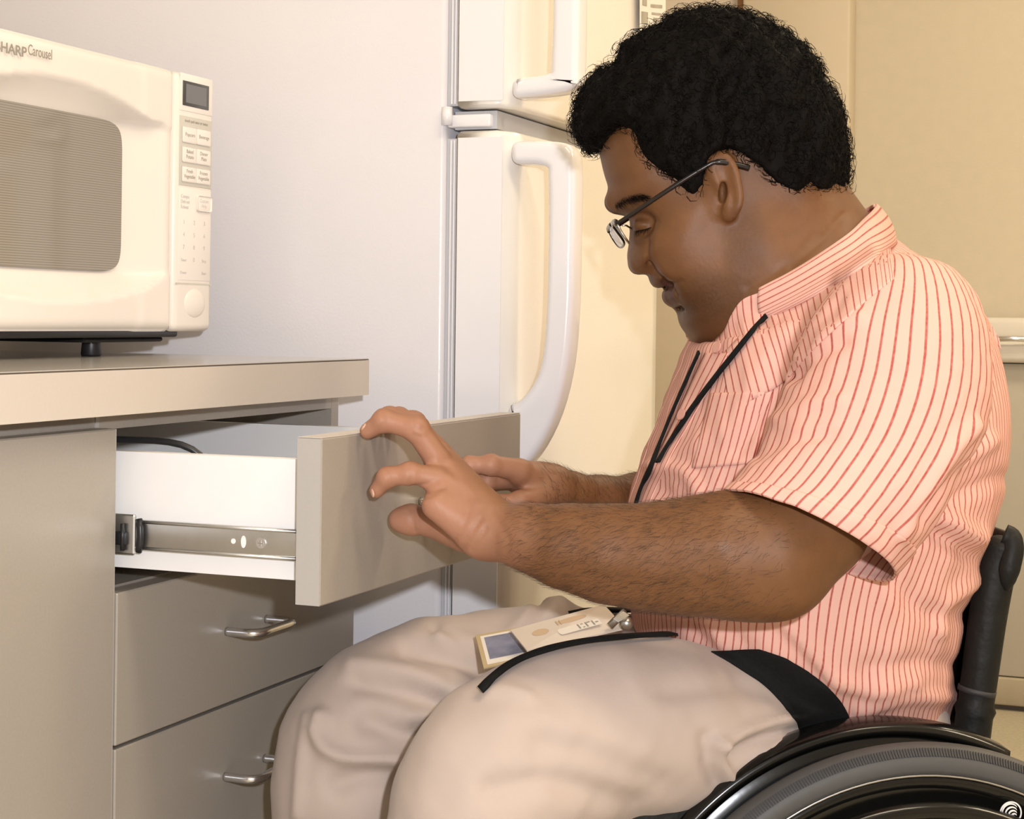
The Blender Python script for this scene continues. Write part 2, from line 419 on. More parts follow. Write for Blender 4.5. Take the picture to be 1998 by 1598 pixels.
# ------------------------------------------------------------------ back counter
bc = setp(empty('back_counter', (1.3, 4.2, 0)), 'grey low counter with a thick white top against the back wall', 'counter')
box('cabinet_body', .06, 2.6, 3.98, 4.395, .075, .765, 'grey_panel', bc, .003)
box('top_slab', .04, 2.62, 3.955, 4.395, .767, .812, 'back_white', bc, .012, 3)
box('back_lip', .04, 2.62, 4.33, 4.395, .813, .868, 'back_white', bc, .015, 3)
box('plinth', .06, 2.6, 3.972, 4.395, .012, .073, 'base_tan', bc, .004)
box('shadow_gap', .07, 2.59, 3.99, 4.395, 0, .0115, 'dark_line', bc)
tube('metal_rail', [(.40, 3.945, .818), (.46, 3.945, .82), (.52, 3.95, .818)], .006, 'chrome', bc)
# ------------------------------------------------------------------ worktop and cabinets
YD0, YD1 = 1.2335, 1.677
wt = setp(empty('worktop', (-.3, 1.0, .768)), 'pale laminate worktop with a squared front edge under the microwave', 'worktop')
box('top_slab', -.615, .0235, .2, 1.652, .769, .8045, 'counter_top', wt)
box('front_edge_strip', .024, .026, .2, 1.652, .768, .8045, 'counter_edge', wt)
box('joint_line', -.61, .0255, .2, 1.652, .8047, .8056, 'dark_line', wt)
box('top_sheet', -.615, .025, .2, 1.6515, .8057, .8064, 'counter_top', wt)
def handle(parent, y0, y1, z, x):
    w_ = .033; pts = []
    for t in np.linspace(0, 1, 8): pts.append((x + t * (w_ - .012), y0, z))
    for a in np.linspace(0, math.pi / 2, 6)[1:]: pts.append((x + w_ - .012 + .012 * math.sin(a), y0 + .012 - .012 * math.cos(a), z))
    for t in np.linspace(0, 1, 8)[1:]: pts.append((x + w_, y0 + .012 + t * (y1 - y0 - .024), z))
    for a in np.linspace(0, math.pi / 2, 6)[1:]: pts.append((x + w_ - .012 + .012 * math.cos(a), y1 - .012 + .012 * math.sin(a), z))
    for t in np.linspace(1, 0, 8)[1:]: pts.append((x + t * (w_ - .012), y1, z))
    h = tube('handle', pts, .0042, 'chrome', parent, 12); h['label'] = 'chrome bow handle'
    return h
dc = setp(empty('drawer_cabinet', (-.3, 1.45, 0)), 'beige drawer cabinet beside the fridge with its top drawer pulled open', 'cabinet')
box('side_panel', -.60, -.022, 1.2325, 1.2375, .08, .766, 'laminate_edge', dc)
box('side_panel', -.60, -.0225, 1.661, 1.677, .08, .766, 'laminate', dc)
box('back_panel', -.61, -.601, 1.2325, 1.677, .08, .766, 'melamine', dc)
box('bottom_panel', -.60, -.023, 1.238, 1.6605, .08, .096, 'melamine', dc)
box('top_rail', -.075, -.0225, 1.238, 1.6605, .752, .7665, 'laminate', dc)
box('shelf_rail', -.10, -.0225, 1.238, 1.6605, .606, .618, 'laminate', dc)
box('plinth', -.55, -.06, 1.2325, 1.677, 0, .08, 'dark_wood', dc)
for i, (z0, z1) in enumerate(((.4885, .6165), (.356, .4855), (.10, .353))):
    d = box('drawer_front', -.0215, 0, YD0 + .001, YD1 - .001, z0, z1, 'laminate', dc, .0012, 1)
    handle(d, 1.412, 1.486, {0: .556, 1: .421, 2: .29}[i], 0)
od = box('open_drawer', .168, .190, YD0 + .001, 1.672, .619, .753, 'laminate', dc, .0012, 1)
od['label'] = 'open top drawer'
box('edge_band', .1685, .1895, YD0 + .0002, YD0 + .0011, .6195, .7525, 'laminate_edge', od)
box('edge_band', .1685, .1895, YD0 + .0015, 1.6715, .7529, .7536, 'counter_edge', od)
box('drawer_side', -.36, .1675, 1.25, 1.262, .636, .734, 'melamine', od)
box('drawer_side', -.36, .1675, 1.640, 1.652, .636, .734, 'melamine', od)
box('drawer_back', -.372, -.3605, 1.25, 1.652, .636, .734, 'melamine', od)
box('drawer_bottom', -.36, .1675, 1.2625, 1.6395, .641, .647, 'melamine', od)
handle(od, 1.425, 1.497, .685, .190)
sl = box('slide_rail', -.03, .166, 1.2425, 1.2495, .6535, .6775, 'steel', od, .0015, 2)
for z in (.6545, .6765): tube('rail_lip', [(-.03, 1.2425, z), (.166, 1.2425, z)], .0016, 'steel', od, 8)
def disc(name, c, r, t, material, parent, ax=(0, -1, 0), sx=1, n=18, sz=1):
    c = np.array(c); ax = np.array(ax, float)
    e1 = np.cross(ax, (0, 0, 1.0)); e1 /= np.linalg.norm(e1); e2 = np.cross(ax, e1)
    return prism(name, [c + r * (sx * math.cos(a) * e1 + sz * math.sin(a) * e2) for a in np.linspace(0, 2 * math.pi, n, endpoint=False)], t, ax, material, parent)
disc('slot', (.106, 1.2423, .6655), .0022, .0003, 'melamine', od)
disc('slot', (.1155, 1.2423, .6655), .0024, .0003, 'melamine', od, sz=2.1)
sc_ = disc('screw', (.132, 1.2423, .6655), .0045, .0012, 'chrome', od)
box('screw_slot', .1295, .1345, 1.2405, 1.2412, .6650, .6660, 'steel', sc_ and od)
box('screw_slot', .1315, .1325, 1.2404, 1.2411, .6630, .6680, 'steel', od)
cr = box('slide_carriage', -.035, .0135, 1.2380, 1.2422, .649, .6825, 'steel', dc, .0012, 1)
cr['label'] = 'steel slide end with black catch'
box('black_catch', -.006, .0075, 1.2345, 1.2379, .657, .668, 'black_plastic', cr, .0012, 2)
tube('black_catch', [(.004, 1.2355, .6525), (.004, 1.2355, .675)], .002, 'black_plastic', cr, 8)
tube('bumper', [(.0165, 1.2405, .6515), (.0185, 1.2395, .658), (.019, 1.2392, .665), (.0185, 1.2395, .672), (.0165, 1.2405, .679)], .0028, 'black_plastic', cr, 10)
for z in (.712, .684): disc('hinge_cam', (.1665, 1.2499, z), .0035, .0008, 'steel', od)
ut = setp(tube('black_cord', smooth_path([(-.30, 1.29, .738), (-.16, 1.284, .742), (-.05, 1.282, .741), (.03, 1.290, .737), (.05, 1.32, .70), (.03, 1.40, .655)], 30), .003, 'black_plastic'),
          'thin black cord lying along the near side inside the open drawer', 'cord')
lc = setp(empty('base_cabinet', (-.3, .9, 0)), 'beige base cabinet with a plain closed door below the microwave', 'cabinet')
box('carcass', -.61, -.0225, .62, 1.2318, .08, .766, 'laminate', lc)
ld = box('door', -.0215, 0, .63, 1.2305, .10, .7545, 'laminate', lc, .0012, 1)
box('edge_band', -.021, -.0005, 1.2305, 1.2313, .1005, .754, 'laminate_edge', ld)
box('plinth', -.55, -.06, .62, 1.2318, 0, .08, 'dark_wood', lc)
# ------------------------------------------------------------------ microwave oven
MX, MZ0, MZ1, MY0, MY1, MYD = -.168, .832, 1.109, 1.175, 1.658, 1.580
mw = setp(empty('microwave_oven', (MX - .2, 1.42, .806)), 'cream microwave oven standing on the worktop', 'microwave')
box('body', MX - .36, MX - .030, MY0 + .004, MY1 - .003, MZ0 + .004, MZ1 - .002, 'microwave_white', mw, .006)
pxy = lambda x, y: onX(x, y, MX)
wr = pxy(270, 300)[1]; wl = 2 * 1.386 - wr; wzt = pxy(200, 222)[2] - .002; wzb = pxy(200, 526)[2]
ny, nz = 110, 80; Yg = np.linspace(MY0, MYD, ny); Zg = np.linspace(MZ0, MZ1, nz)
YY, ZG = np.meshgrid(Yg, Zg, indexing='ij'); yc = (wl + wr) / 2
def sm(t): t = np.clip(t, 0, 1); return t * t * (3 - 2 * t)
D = np.zeros_like(YY)
zt = (MZ1 - .036) - .034 * np.abs((YY - yc) / .17) ** 2.2; zb = (MZ0 + .030) + .022 * np.abs((YY - yc) / .17) ** 2.2
hw = (wr - wl) / 2
ty = np.clip((np.abs(YY - yc) - hw) / .052, 0, 1)
tt = np.where(ZG > wzt, (ZG - wzt) / np.maximum(zt - wzt, .004), np.where(ZG < wzb, (wzb - ZG) / np.maximum(wzb - zb, .004), 0))
t_ = np.sqrt(np.clip(tt, 0, 1) ** 2 + ty ** 2)
D = -.020 * (1 - np.clip(t_, 0, 1) ** 1.3) - .0035 * sm(1 - np.clip(t_ - .96, 0, .08) / .08) * (t_ < 1.04)
edge = np.minimum(np.minimum(YY - MY0, MYD - YY), np.minimum(ZG - MZ0, MZ1 - ZG)); rr = .012
D -= np.where(edge < rr, rr - np.sqrt(np.maximum(rr ** 2 - (rr - edge) ** 2, 0)), 0)
inw = (np.abs(YY - yc) < hw) & (ZG > wzb) & (ZG < wzt)
D[inw] = -.024
V = np.stack([MX + D, YY, ZG], -1).reshape(-1, 3); Fc = [(i * nz + j, i * nz + j + 1, (i + 1) * nz + j + 1, (i + 1) * nz + j)[::-1] for i in range(ny - 1) for j in range(nz - 1)]
bl = len(V); V = np.vstack([V, [(MX - .03, MY0, MZ0), (MX - .03, MY0, MZ1), (MX - .03, MYD, MZ1), (MX - .03, MYD, MZ0)]])
per = [i * nz for i in range(ny)]; top = [i * nz + nz - 1 for i in range(ny)]; lf = list(range(nz)); rt = [(ny - 1) * nz + j for j in range(nz)]
Fc += [tuple(per + [bl + 3, bl]), tuple(top[::-1] + [bl + 1, bl + 2]), tuple(lf[::-1] + [bl, bl + 1]), tuple(rt + [bl + 2, bl + 3])]
door = pydata('door', V, Fc, 'microwave_white', mw)
cz_ = (wzt + wzb) / 2; hh = (wzt - wzb) / 2; pts = []
for a in np.linspace(0, 2 * math.pi, 48, endpoint=False):
    c_, s_ = math.cos(a), math.sin(a); pts.append((MX - .0225, yc + (hw + .001) * math.copysign(abs(c_) ** .22, c_), cz_ + (hh + .001) * math.copysign(abs(s_) ** .22, s_)))
win = prism('window', pts, .0025, (1, 0, 0), 'microwave_window', door); win['label'] = 'grey finely lined window'
def mtext(body, px, py, size, m, par, align='LEFT', bold=0, squeeze=1, shear=0):
    p = pxy(px, py); return text('lettering', body, (MX + .0008, p[1], p[2]), (0, 1, 0), (0, 0, 1), size, m, par, align, shear, bold, squeeze)
a = mtext('SHARP', -10, 98, .0130, 'print_grey', door, bold=.0002, squeeze=1.15); mtext('Carousel', 53, 106, .0140, 'print_grey', door, squeeze=.72, shear=.0)
# control panel
cp = box('control_panel', MX - .03, MX - .001, MYD + .0015, MY1, MZ0, MZ1 - .001, 'microwave_white', mw, .008, 3)
zz = lambda y, x=390: pxy(x, y)[2]
y0c, y1c = MYD + .008, MY1 - .006
box('upper_plate', MX - .0015, MX - .0004, y0c, y1c, zz(222), zz(150), 'button_white', cp, .0003)
dsp = box('display', MX - .001, MX + .0006, y0c + .004, y1c - .008, zz(212), zz(164), 'display_dark', cp, .0008)
box('display_glass', MX + .0004, MX + .0009, y0c + .009, y1c - .014, zz(206), zz(170), 'display_glass', dsp)
box('grey_plate', MX - .0015, MX - .0004, y0c, y1c, zz(366), zz(232), 'microwave_grey', cp, .0003)
box('lower_plate', MX - .0015, MX - .0006, y0c, y1c, zz(548), zz(370), 'button_white', cp, .0003)
ym = (y0c + y1c) / 2
for r, (ya, yb, ta, tb) in enumerate(((283, 252, 'Popcorn', 'Beverage'), (321, 291, 'Baked\nPotato', 'Dinner\nPlate'), (359, 329, 'Fresh\nVegetable', 'Frozen\nVegetable'))):
    b = box('button', MX - .0008, MX + .0009, y0c + .004, ym - .0004, zz(ya), zz(yb), 'button_white', cp, .0016, 3)
    text('lettering', ta, (MX + .00095, (y0c + .004 + ym) / 2, zz((ya + yb) / 2 + (3 if '\n' not in ta else -3))), (0, 1, 0), (0, 0, 1), .0056, 'print_grey', b, 'CENTER')
    b = box('button', MX - .0008, MX + .0009, ym + .0004, y1c - .004, zz(ya), zz(yb), 'button_white', cp, .0016, 3)
    text('lettering', tb, (MX + .00095, (y1c - .004 + ym) / 2, zz((ya + yb) / 2 + (3 if '\n' not in tb else -3))), (0, 1, 0), (0, 0, 1), .0056, 'print_grey', b, 'CENTER')
text('lettering', 'touch pad once or twice', (MX - .0003, ym, zz(243)), (0, 1, 0), (0, 0, 1), .0046, 'print_grey', cp, 'CENTER')
ob = box('button', MX - .0008, MX + .0007, ym + .002, y1c - .001, zz(412), zz(382), 'button_white', cp, .003, 3)
text('lettering', 'Custom\nHelp', (MX + .0008, (ym + y1c) / 2, zz(395)), (0, 1, 0), (0, 0, 1), .0054, 'print_pale', ob, 'CENTER')
text('lettering', 'Compu\nDefrost\nReheat', (MX - .0004, y0c + .003, zz(390)), (0, 1, 0), (0, 0, 1), .0056, 'print_pale', cp)
for r, row in enumerate((('1', '2', '3'), ('4', '5', '6'), ('7', '8', '9'), ('Timer', '0', 'Stop'), ('Power', ' ', 'Start'))):
    for c, ch in enumerate(row):
        if ch.strip(): text('lettering', ch, (MX - .0004, y0c + .010 + c * .0205, zz(440 + r * 24)), (0, 1, 0), (0, 0, 1), .0066 if len(ch) == 1 else .0048, 'print_pale', cp, 'CENTER')
box('panel_groove', MX - .0012, MX - .0006, MYD + .004, MY1 - .003, zz(556), zz(553), 'microwave_grey', cp)
def blob(name, c, r, material, parent):
    bm = bmesh.new(); bmesh.ops.create_uvsphere(bm, u_segments=24, v_segments=14, radius=1)
    for v in bm.verts: v.co = Vector((c[0] + v.co.x * r[0], c[1] + v.co.y * r[1], c[2] + v.co.z * r[2]))
    me = bpy.data.meshes.new(name); bm.to_mesh(me); bm.free(); return link(name, me, material, parent, True)
blob('door_button', (MX - .004, ym + .002, zz(592)), (.0065, .024, .0175), 'microwave_white', cp)
box('underside_pan', MX - .32, MX - .012, MY0 + .03, MY1 - .05, MZ0 - .006, MZ0 + .004, 'black_plastic', mw, .003)
box('underside_pan', MX - .20, MX - .02, MYD - .13, MYD + .012, MZ0 - .011, MZ0 - .0055, 'black_plastic', mw, .003)
for x in (MX - .045, MX - .31):
    for y in (1.497, 1.215):
        V_, F_ = tube_mesh([(x, y, .8066), (x, y, .8085), (x, y, .822), (x, y, MZ0)], [.0095, .0105, .0092, .0092], 18)
        pydata('foot', V_, F_, 'black_plastic', mw)
# ------------------------------------------------------------------ refrigerator
fr = setp(empty('refrigerator', (-.2, 2.05, 0)), 'white two-door refrigerator with long bow handles beside the drawers', 'refrigerator')
FY0, FY1 = 1.76, 2.345
box('body', -.58, .062, FY0, FY1, .03, 1.70, 'fridge_white', fr, .006, 3)
box('gasket', .0625, .0765, FY0 + .006, FY1 - .006, .05, 1.048, 'gasket', fr)
box('gasket', .0625, .0765, FY0 + .006, FY1 - .006, 1.084, 1.69, 'gasket', fr)
for x in (.0675, .0715):
    for z0, z1 in ((.05, 1.046), (1.086, 1.69)): box('gasket_rib', x, x + .0016, FY0 + .0035, FY0 + .0062, z0, z1, 'fridge_trim', fr)
def fdoor(z0, z1, name):
    pr = []
    for y in np.linspace(FY0, FY1, 24):
        t = (y - FY0) / (FY1 - FY0); e = min(t, 1 - t) * (FY1 - FY0)
        x = .137 + .010 * (1 - (2 * t - 1) ** 2) - (.012 - math.sqrt(max(.012 ** 2 - max(.012 - e, 0) ** 2, 0)))
        pr.append((x, y, z0))
    pr = [(.077, FY0, z0)] + pr + [(.077, FY1, z0)]
    o = prism(name, pr, z1 - z0, (0, 0, 1), 'fridge_front_lit', fr)
    bm = bmesh.new(); bm.from_mesh(o.data)
    bmesh.ops.bevel(bm, geom=[e for e in bm.edges if abs(e.verts[0].co.z - e.verts[1].co.z) < 1e-6], offset=.006, segments=3, affect='EDGES', profile=.5)
    bm.to_mesh(o.data); bm.free()
    for p in o.data.polygons: p.use_smooth = True
    o.modifiers.new('wn', 'WEIGHTED_NORMAL')
    return o
d1 = fdoor(.06, 1.056, 'lower_door'); d2 = fdoor(1.080, 1.70, 'freezer_door')
box('door_side_plate', .0785, .131, FY0 - .0012, FY0 - .0002, .07, 1.048, 'fridge_trim', d1); box('door_side_plate', .0785, .131, FY0 - .0012, FY0 - .0002, 1.088, 1.69, 'fridge_trim', d2)
def fhandle(par, outer, inner):
    n = len(outer); V = []
    for y in (FY0 + .004, FY0 + .040):
        for (ox, oz), (ix, iz) in zip(outer, inner[::-1]): V += [(ox, y, oz), (ix, y, iz)]
    m = 2 * n; Fc = []
    for i in range(n - 1):
        a, b, c, d = 2 * i, 2 * i + 1, 2 * i + 3, 2 * i + 2
        Fc += [(a, b, c, d), (m + d, m + c, m + b, m + a), (a, d, m + d, m + a), (b, m + b, m + c, c)]
    Fc += [(0, m, m + 1, 1), (m - 2, m - 1, 2 * m - 1, 2 * m - 2)]
    o = pydata('handle', V, Fc, 'fridge_trim', par, True)
    bm = bmesh.new(); bm.from_mesh(o.data); bmesh.ops.recalc_face_normals(bm, faces=bm.faces[:])
    bmesh.ops.bevel(bm, geom=[e for e in bm.edges if len(e.link_faces) == 2 and e.calc_face_angle() > 1.0], offset=.008, segments=4, affect='EDGES', profile=.5)
    bm.to_mesh(o.data); bm.free()
    for p in o.data.polygons: p.use_smooth = True
def arcpts(P, n=40): return [tuple(q[:2]) for q in smooth_path([(*p, 0) for p in P], n)]
outer = arcpts([(.138, 1.044), (.190, 1.042), (.207, 1.034), (.212, 1.01), (.212, .93), (.211, .86), (.206, .80), (.192, .745), (.168, .70), (.138, .672)], 36)
inner = arcpts([(.138, .755), (.152, .762), (.168, .782), (.177, .81), (.181, .86), (.182, .93), (.181, 1.00), (.176, 1.016), (.138, 1.019)], 36)
fhandle(d1, outer, inner)
outer = arcpts([(.138, 1.450), (.170, 1.430), (.200, 1.37), (.211, 1.30), (.214, 1.22), (.214, 1.12), (.209, 1.098), (.138, 1.090)], 36)
inner = arcpts([(.138, 1.112), (.178, 1.116), (.183, 1.13), (.184, 1.22), (.180, 1.29), (.165, 1.36), (.138, 1.385)], 36)
fhandle(d2, outer, inner)
box('centre_hinge', .064, .115, FY0 + .002, FY0 + .02, 1.060, 1.074, 'fridge_trim', fr, .002)
tube('centre_hinge', [(.066, FY0 - .003, 1.062), (.066, FY0 - .003, 1.082)], .006, 'fridge_trim', fr, 12)
box('door_gap_strip', .07, .12, FY0 + .01, FY1 - .01, 1.058, 1.078, 'gasket', fr)
pp = setp(empty('paper_notice', (.155, 2.30, 1.24)), 'white paper notice with grey print stuck on the fridge door', 'paper')
q = [onX(x, y, .152) for x, y in ((1248, -120), (1298, -105), (1298, 72), (1248, 62))]
prism('sheet', q, .0006, (1, 0, 0), 'paper', pp)
for x0, x1, ya, yb in ((1252, 1264, 22, 46), (1254, 1262, -5, 10), (1270, 1292, 8, 14), (1272, 1290, 24, 28), (1275, 1284, 34, 42), (1255, 1290, -60, -20)):
    prism('print_mark', [onX(x, y, .153) for x, y in ((x0, ya), (x1, ya + 2), (x1, yb + 2), (x0, yb))], .0003, (1, 0, 0), 'paper_print', pp)
# ------------------------------------------------------------------ person: one continuous body
HD = 1.63                                    # depth of the head's middle plane
def hx(P):                                   # world -> (pixel x, pixel y at the head plane, offset towards the camera)
    q = P - CAM; s_ = FPX / HD
    return CX + (q @ RC) * s_, CY - (q @ UC) * s_, HD - q @ FW
head_poly = [(1178, 200), (1170, 240), (1168, 283), (1173, 314), (1181, 346), (1189, 368), (1193, 388), (1199, 399), (1211, 411), (1224, 420), (1229, 432), (1229, 452), (1227, 475),
             (1224, 499), (1227, 518), (1236, 531), (1248, 536), (1262, 534), (1266, 543), (1269, 551), (1277, 559), (1289, 559), (1301, 555), (1298, 563), (1295, 574), (1298, 587),
             (1307, 594), (1320, 600), (1331, 606), (1334, 616), (1337, 628), (1346, 638), (1366, 648), (1410, 662), (1470, 690), (1560, 660), (1650, 560), (1672, 470), (1655, 400), (1635, 340),
             (1625, 260), (1600, 180), (1545, 115), (1470, 75), (1390, 62), (1300, 80), (1225, 130)]
head_sd = poly2d(head_poly)
def pillow(sd, R, H, shift=0.0, ys=None):
    def f(P):
        x, y, t = hx(P); d = sd(x, y) * HD / FPX
        h = H if ys is None else np.interp(y, ys[0], ys[1])
        e = np.sqrt(np.maximum((R + d) / R, 0) ** 2 + ((t - shift) / h) ** 2)
        return (e - 1) * np.minimum(R, h) * .8
    return f
HW = ([60, 200, 330, 450, 540, 620, 700], [.074, .080, .082, .078, .074, .069, .070])
head = pillow(head_sd, .058, .08, ys=HW)
def hp(px, py, t):                           # the point seen at that pixel, t metres nearer than the head plane (negative: mirrored to the far side)
    p = at(px, py, HD - abs(t)); return p if t >= 0 else p + FW * 2 * abs(t)
def hxp(P):                                  # as hx, but in seen pixels, far side mirrored
    q = P - CAM; t = HD - q @ FW; s_ = FPX / (HD - np.abs(t)); return CX + (q @ RC) * s_, CY - (q @ UC) * s_, t
def hr(r): return r * HD / FPX
ops = [('u', head, .001)]
A = lambda *a: ops.append(a)
for sgn in (1, -1):
    A('u', ell(hp(1352, 500, sgn * .050), VIEW, (.030, .032, .024)), .014)        # cheek
    A('u', cone(hp(1420, 575, sgn * .042), hp(1490, 500, sgn * .054), .018, .020), .045)   # jaw
    A('u', ell(hp(1255, 517, sgn * .015), VIEW, (hr(19), hr(15), .0075)), .007)  # nostril wing
    A('s', ell(hp(1253, 533, sgn * .010), VIEW, (hr(10), hr(5), .005)), .004)
    A('u', cone(hp(1201, 394, sgn * .012), hp(1262, 378, sgn * .046), .0075, .008), .014)  # brow ridge
    A('s', ell(hp(1246, 438, sgn * .043), VIEW, (hr(26), hr(16), .011)), .014)    # eye socket
    A('u', ell(hp(1256, 440, sgn * .030), VIEW, (hr(19), hr(12), .0115)), .006)   # lowered lid
    A('s', cone(hp(1243, 450, sgn * .040), hp(1272, 441, sgn * .042), .0008, .0008), .003)
    A('u', cone(hp(1288, 549, sgn * .008), hp(1316, 548, sgn * .026), .0055, .0040), .004)   # upper lip
    A('u', cone(hp(1312, 577, sgn * .008), hp(1328, 566, sgn * .024), .0075, .0045), .004)   # lower lip
    A('s', cone(hp(1297, 561, sgn * .004), hp(1330, 555, sgn * .036), .0020, .0022), .003)  # mouth line
    A('s', cone(hp(1330, 600, sgn * .004), hp(1338, 596, sgn * .026), .0035, .0025), .008)  # hollow under the lip
    A('s', cone(hp(1266, 500, sgn * .034), hp(1283, 538, sgn * .040), .0012, .0016), .007)  # nasolabial fold
    A('s', cone(hp(1283, 538, sgn * .040), hp(1322, 572, sgn * .042), .0016, .001), .007)
    # temple hollow and neck muscle
    A('s', ell(hp(1290, 330, sgn * .088), VIEW, (.03, .03, .011)), .02)
# ears (near and far)
ear_poly = [(1381, 330), (1380, 312), (1392, 300), (1410, 296), (1428, 306), (1441, 330), (1448, 360), (1451, 390), (1443, 415), (1430, 430), (1417, 432), (1409, 420), (1411, 400), (1402, 372), (1390, 352)]
ear_sd = poly2d(ear_poly, 6)
def ear(sgn):
    def f(P):
        x, y, t = hxp(P); t = t * sgn; d = ear_sd(x, y) * HD / FPX
        mid = .081 + (x - 1390) * .00017 - np.maximum(y - 405, 0) * .00018
        rim = np.sqrt((d + .0042) ** 2 + (t - mid - .002) ** 2) - .0042
        slab = np.maximum(d + .002, np.abs(t - mid + .0005) - .0028)
        anti = np.sqrt((ear_in(x, y) * HD / FPX) ** 2 + (t - mid - .0005) ** 2) - .0028
        return smin(smin(rim, slab, .004), np.maximum(anti, d), .003)
    return f
ear_in = poly2d([(1402, 345), (1412, 325), (1424, 338), (1432, 370), (1430, 398), (1420, 402), (1416, 375)], 6)
for sgn in (1, -1):
    A('u', ear(sgn), .004)
    A('u', cone(hp(1398, 330, sgn * .074), hp(1408, 400, sgn * .070), .010, .010), .012)
    A('s', ell(hp(1411, 376, sgn * .0845), VIEW, (hr(7), hr(21), .0085)), .003)
A('u', cone(at(1530, 470, 1.63), at(1600, 640, 1.65), .056, .064), .03)      # neck
# torso core inside the shirt
A('u', cone(at(1600, 640, 1.66), at(1600, 900, 1.68), .085, .12), .08)
A('u', cone(at(1600, 900, 1.68), at(1560, 1220, 1.68), .12, .125), .06)
# a limb = chain of (px, py, depth, radius in px)
def chain(pts, k, k0=None):
    for i in range(len(pts) - 1):
        a, b = pts[i], pts[i + 1]
        A('u', cone(at(*a[:3]), at(*b[:3]), a[3] * a[2] / FPX, b[3] * b[2] / FPX), k if i or k0 is None else k0)
# near (left) arm
chain([(1640, 660, 1.56, 120), (1740, 680, 1.45, 130), (1665, 880, 1.415, 106), (1580, 1020, 1.40, 110), (1500, 1072, 1.388, 119), (1420, 1080, 1.385, 116), (1340, 1086, 1.39, 108), (1260, 1087, 1.395, 98), (1180, 1080, 1.40, 90),
       (1100, 1066, 1.405, 76), (1030, 1048, 1.41, 60), (975, 1038, 1.42, 52)], .012, .06)
A('u', ell(at(1500, 1130, 1.39), VIEW, (hr(60), hr(38), .03)), .04)          # elbow
# near hand: palm slab between the wrist and four knuckles
W1 = (955, 1032, 1.425)
MC = [(852, 942, 1.428, 24), (856, 908, 1.443, 27), (852, 888, 1.462, 27), (846, 876, 1.482, 26)]   # little, ring, middle, index
for m in MC:
    A('u', cone(at(*W1), at(*m[:3]), 47 * 1.42 / FPX, m[3] * m[2] / FPX), .012)
A('u', cone(at(930, 1045, 1.415), at(852, 985, 1.415), 34 * 1.42 / FPX, 30 * 1.42 / FPX), .012)   # little-finger pad
A('u', cone(at(905, 1046, 1.44), at(868, 1028, 1.46), 30 * 1.44 / FPX, 28 * 1.45 / FPX), .012)    # thumb pad
def finger(p, k=.004):
    for i in range(len(p) - 1):
        a, b = p[i], p[i + 1]; ra, rb = a[3] * a[2] / FPX, b[3] * b[2] / FPX
        A('u', cone(at(*a[:3]), at(*b[:3]), ra, rb), k)
        if i: A('u', ell(at(*a[:3]), VIEW, (ra * 1.1, ra * 1.1, ra * 1.06)), .003)
finger([(856, 935, 1.428, 24), (800, 924, 1.424, 21), (756, 931, 1.424, 18.5), (735, 957, 1.430, 15)])                    # little
finger([(852, 893, 1.440, 26), (812, 836, 1.437, 24), (750, 820, 1.438, 21), (718, 841, 1.444, 16.5)])                    # ring
finger([(848, 880, 1.462, 26), (806, 828, 1.466, 24), (760, 816, 1.470, 21), (736, 834, 1.470, 16.5)])                     # middle
finger([(842, 872, 1.482, 25), (806, 830, 1.492, 22), (778, 816, 1.496, 20), (758, 830, 1.496, 16)])                      # index
finger([(905, 1042, 1.45, 30), (846, 1019, 1.47, 26), (802, 1014, 1.48, 26.5), (781, 1014, 1.482, 23.5)], .008)             # thumb
for a, b in (((806, 994, 1.458), (808, 1034, 1.458)),):
    A('s', cone(at(*a), at(*b), .0006, .0006), .002)
for a, b in (((905, 1066, 1.386), (930, 1012, 1.392)), ((925, 1072, 1.386), (942, 1040, 1.388)), ((828, 962, 1.402), (868, 950, 1.398)), ((820, 951, 1.404), (858, 940, 1.402)), ((898, 1050, 1.386), (912, 1018, 1.388))):
    A('s', cone(at(*a), at(*b), .0007, .0007), .004)                          # wrist and palm creases
# nails on near ring and little finger
# far (right) arm and hand
chain([(1560, 700, 1.76, 110), (1470, 760, 1.86, 95), (1400, 900, 1.84, 88), (1340, 985, 1.80, 78), (1250, 990, 1.73, 64), (1170, 984, 1.69, 52), (1110, 968, 1.66, 44), (1070, 955, 1.645, 42)], .012, .05)
for m in ((1012, 922, 1.615, 26), (1004, 922, 1.632, 27), (1000, 926, 1.650, 26), (1000, 932, 1.667, 24)):
    A('u', cone(at(1072, 955, 1.642), at(*m[:3]), 38 * 1.64 / FPX, m[3] * m[2] / FPX), .012)
finger([(1014, 918, 1.612, 23), (958, 907, 1.598, 19), (916, 907, 1.597, 16), (903, 915, 1.597, 13)])
finger([(1006, 930, 1.628, 23), (950, 938, 1.612, 18), (930, 962, 1.612, 15.5), (952, 976, 1.616, 13)], .003)
finger([(1000, 926, 1.650, 24), (936, 930, 1.650, 20), (905, 950, 1.645, 17), (925, 972, 1.640, 15)])
finger([(1000, 932, 1.667, 22), (945, 945, 1.668, 18), (920, 965, 1.665, 16), (938, 982, 1.660, 14)])
finger([(1060, 968, 1.622, 27), (1014, 980, 1.602, 20), (976, 984, 1.598, 17), (956, 980, 1.598, 14)], .006)
body_ops = ops
V, F = mesh_field(body_ops, (.02, 1.10, .42), (.84, 1.98, 1.06), .0020)
body = net_mesh('person', V, F, 'skin', None, 1)
setp(body, 'seated person in a pink striped short-sleeved shirt and beige trousers opening a drawer', 'person')
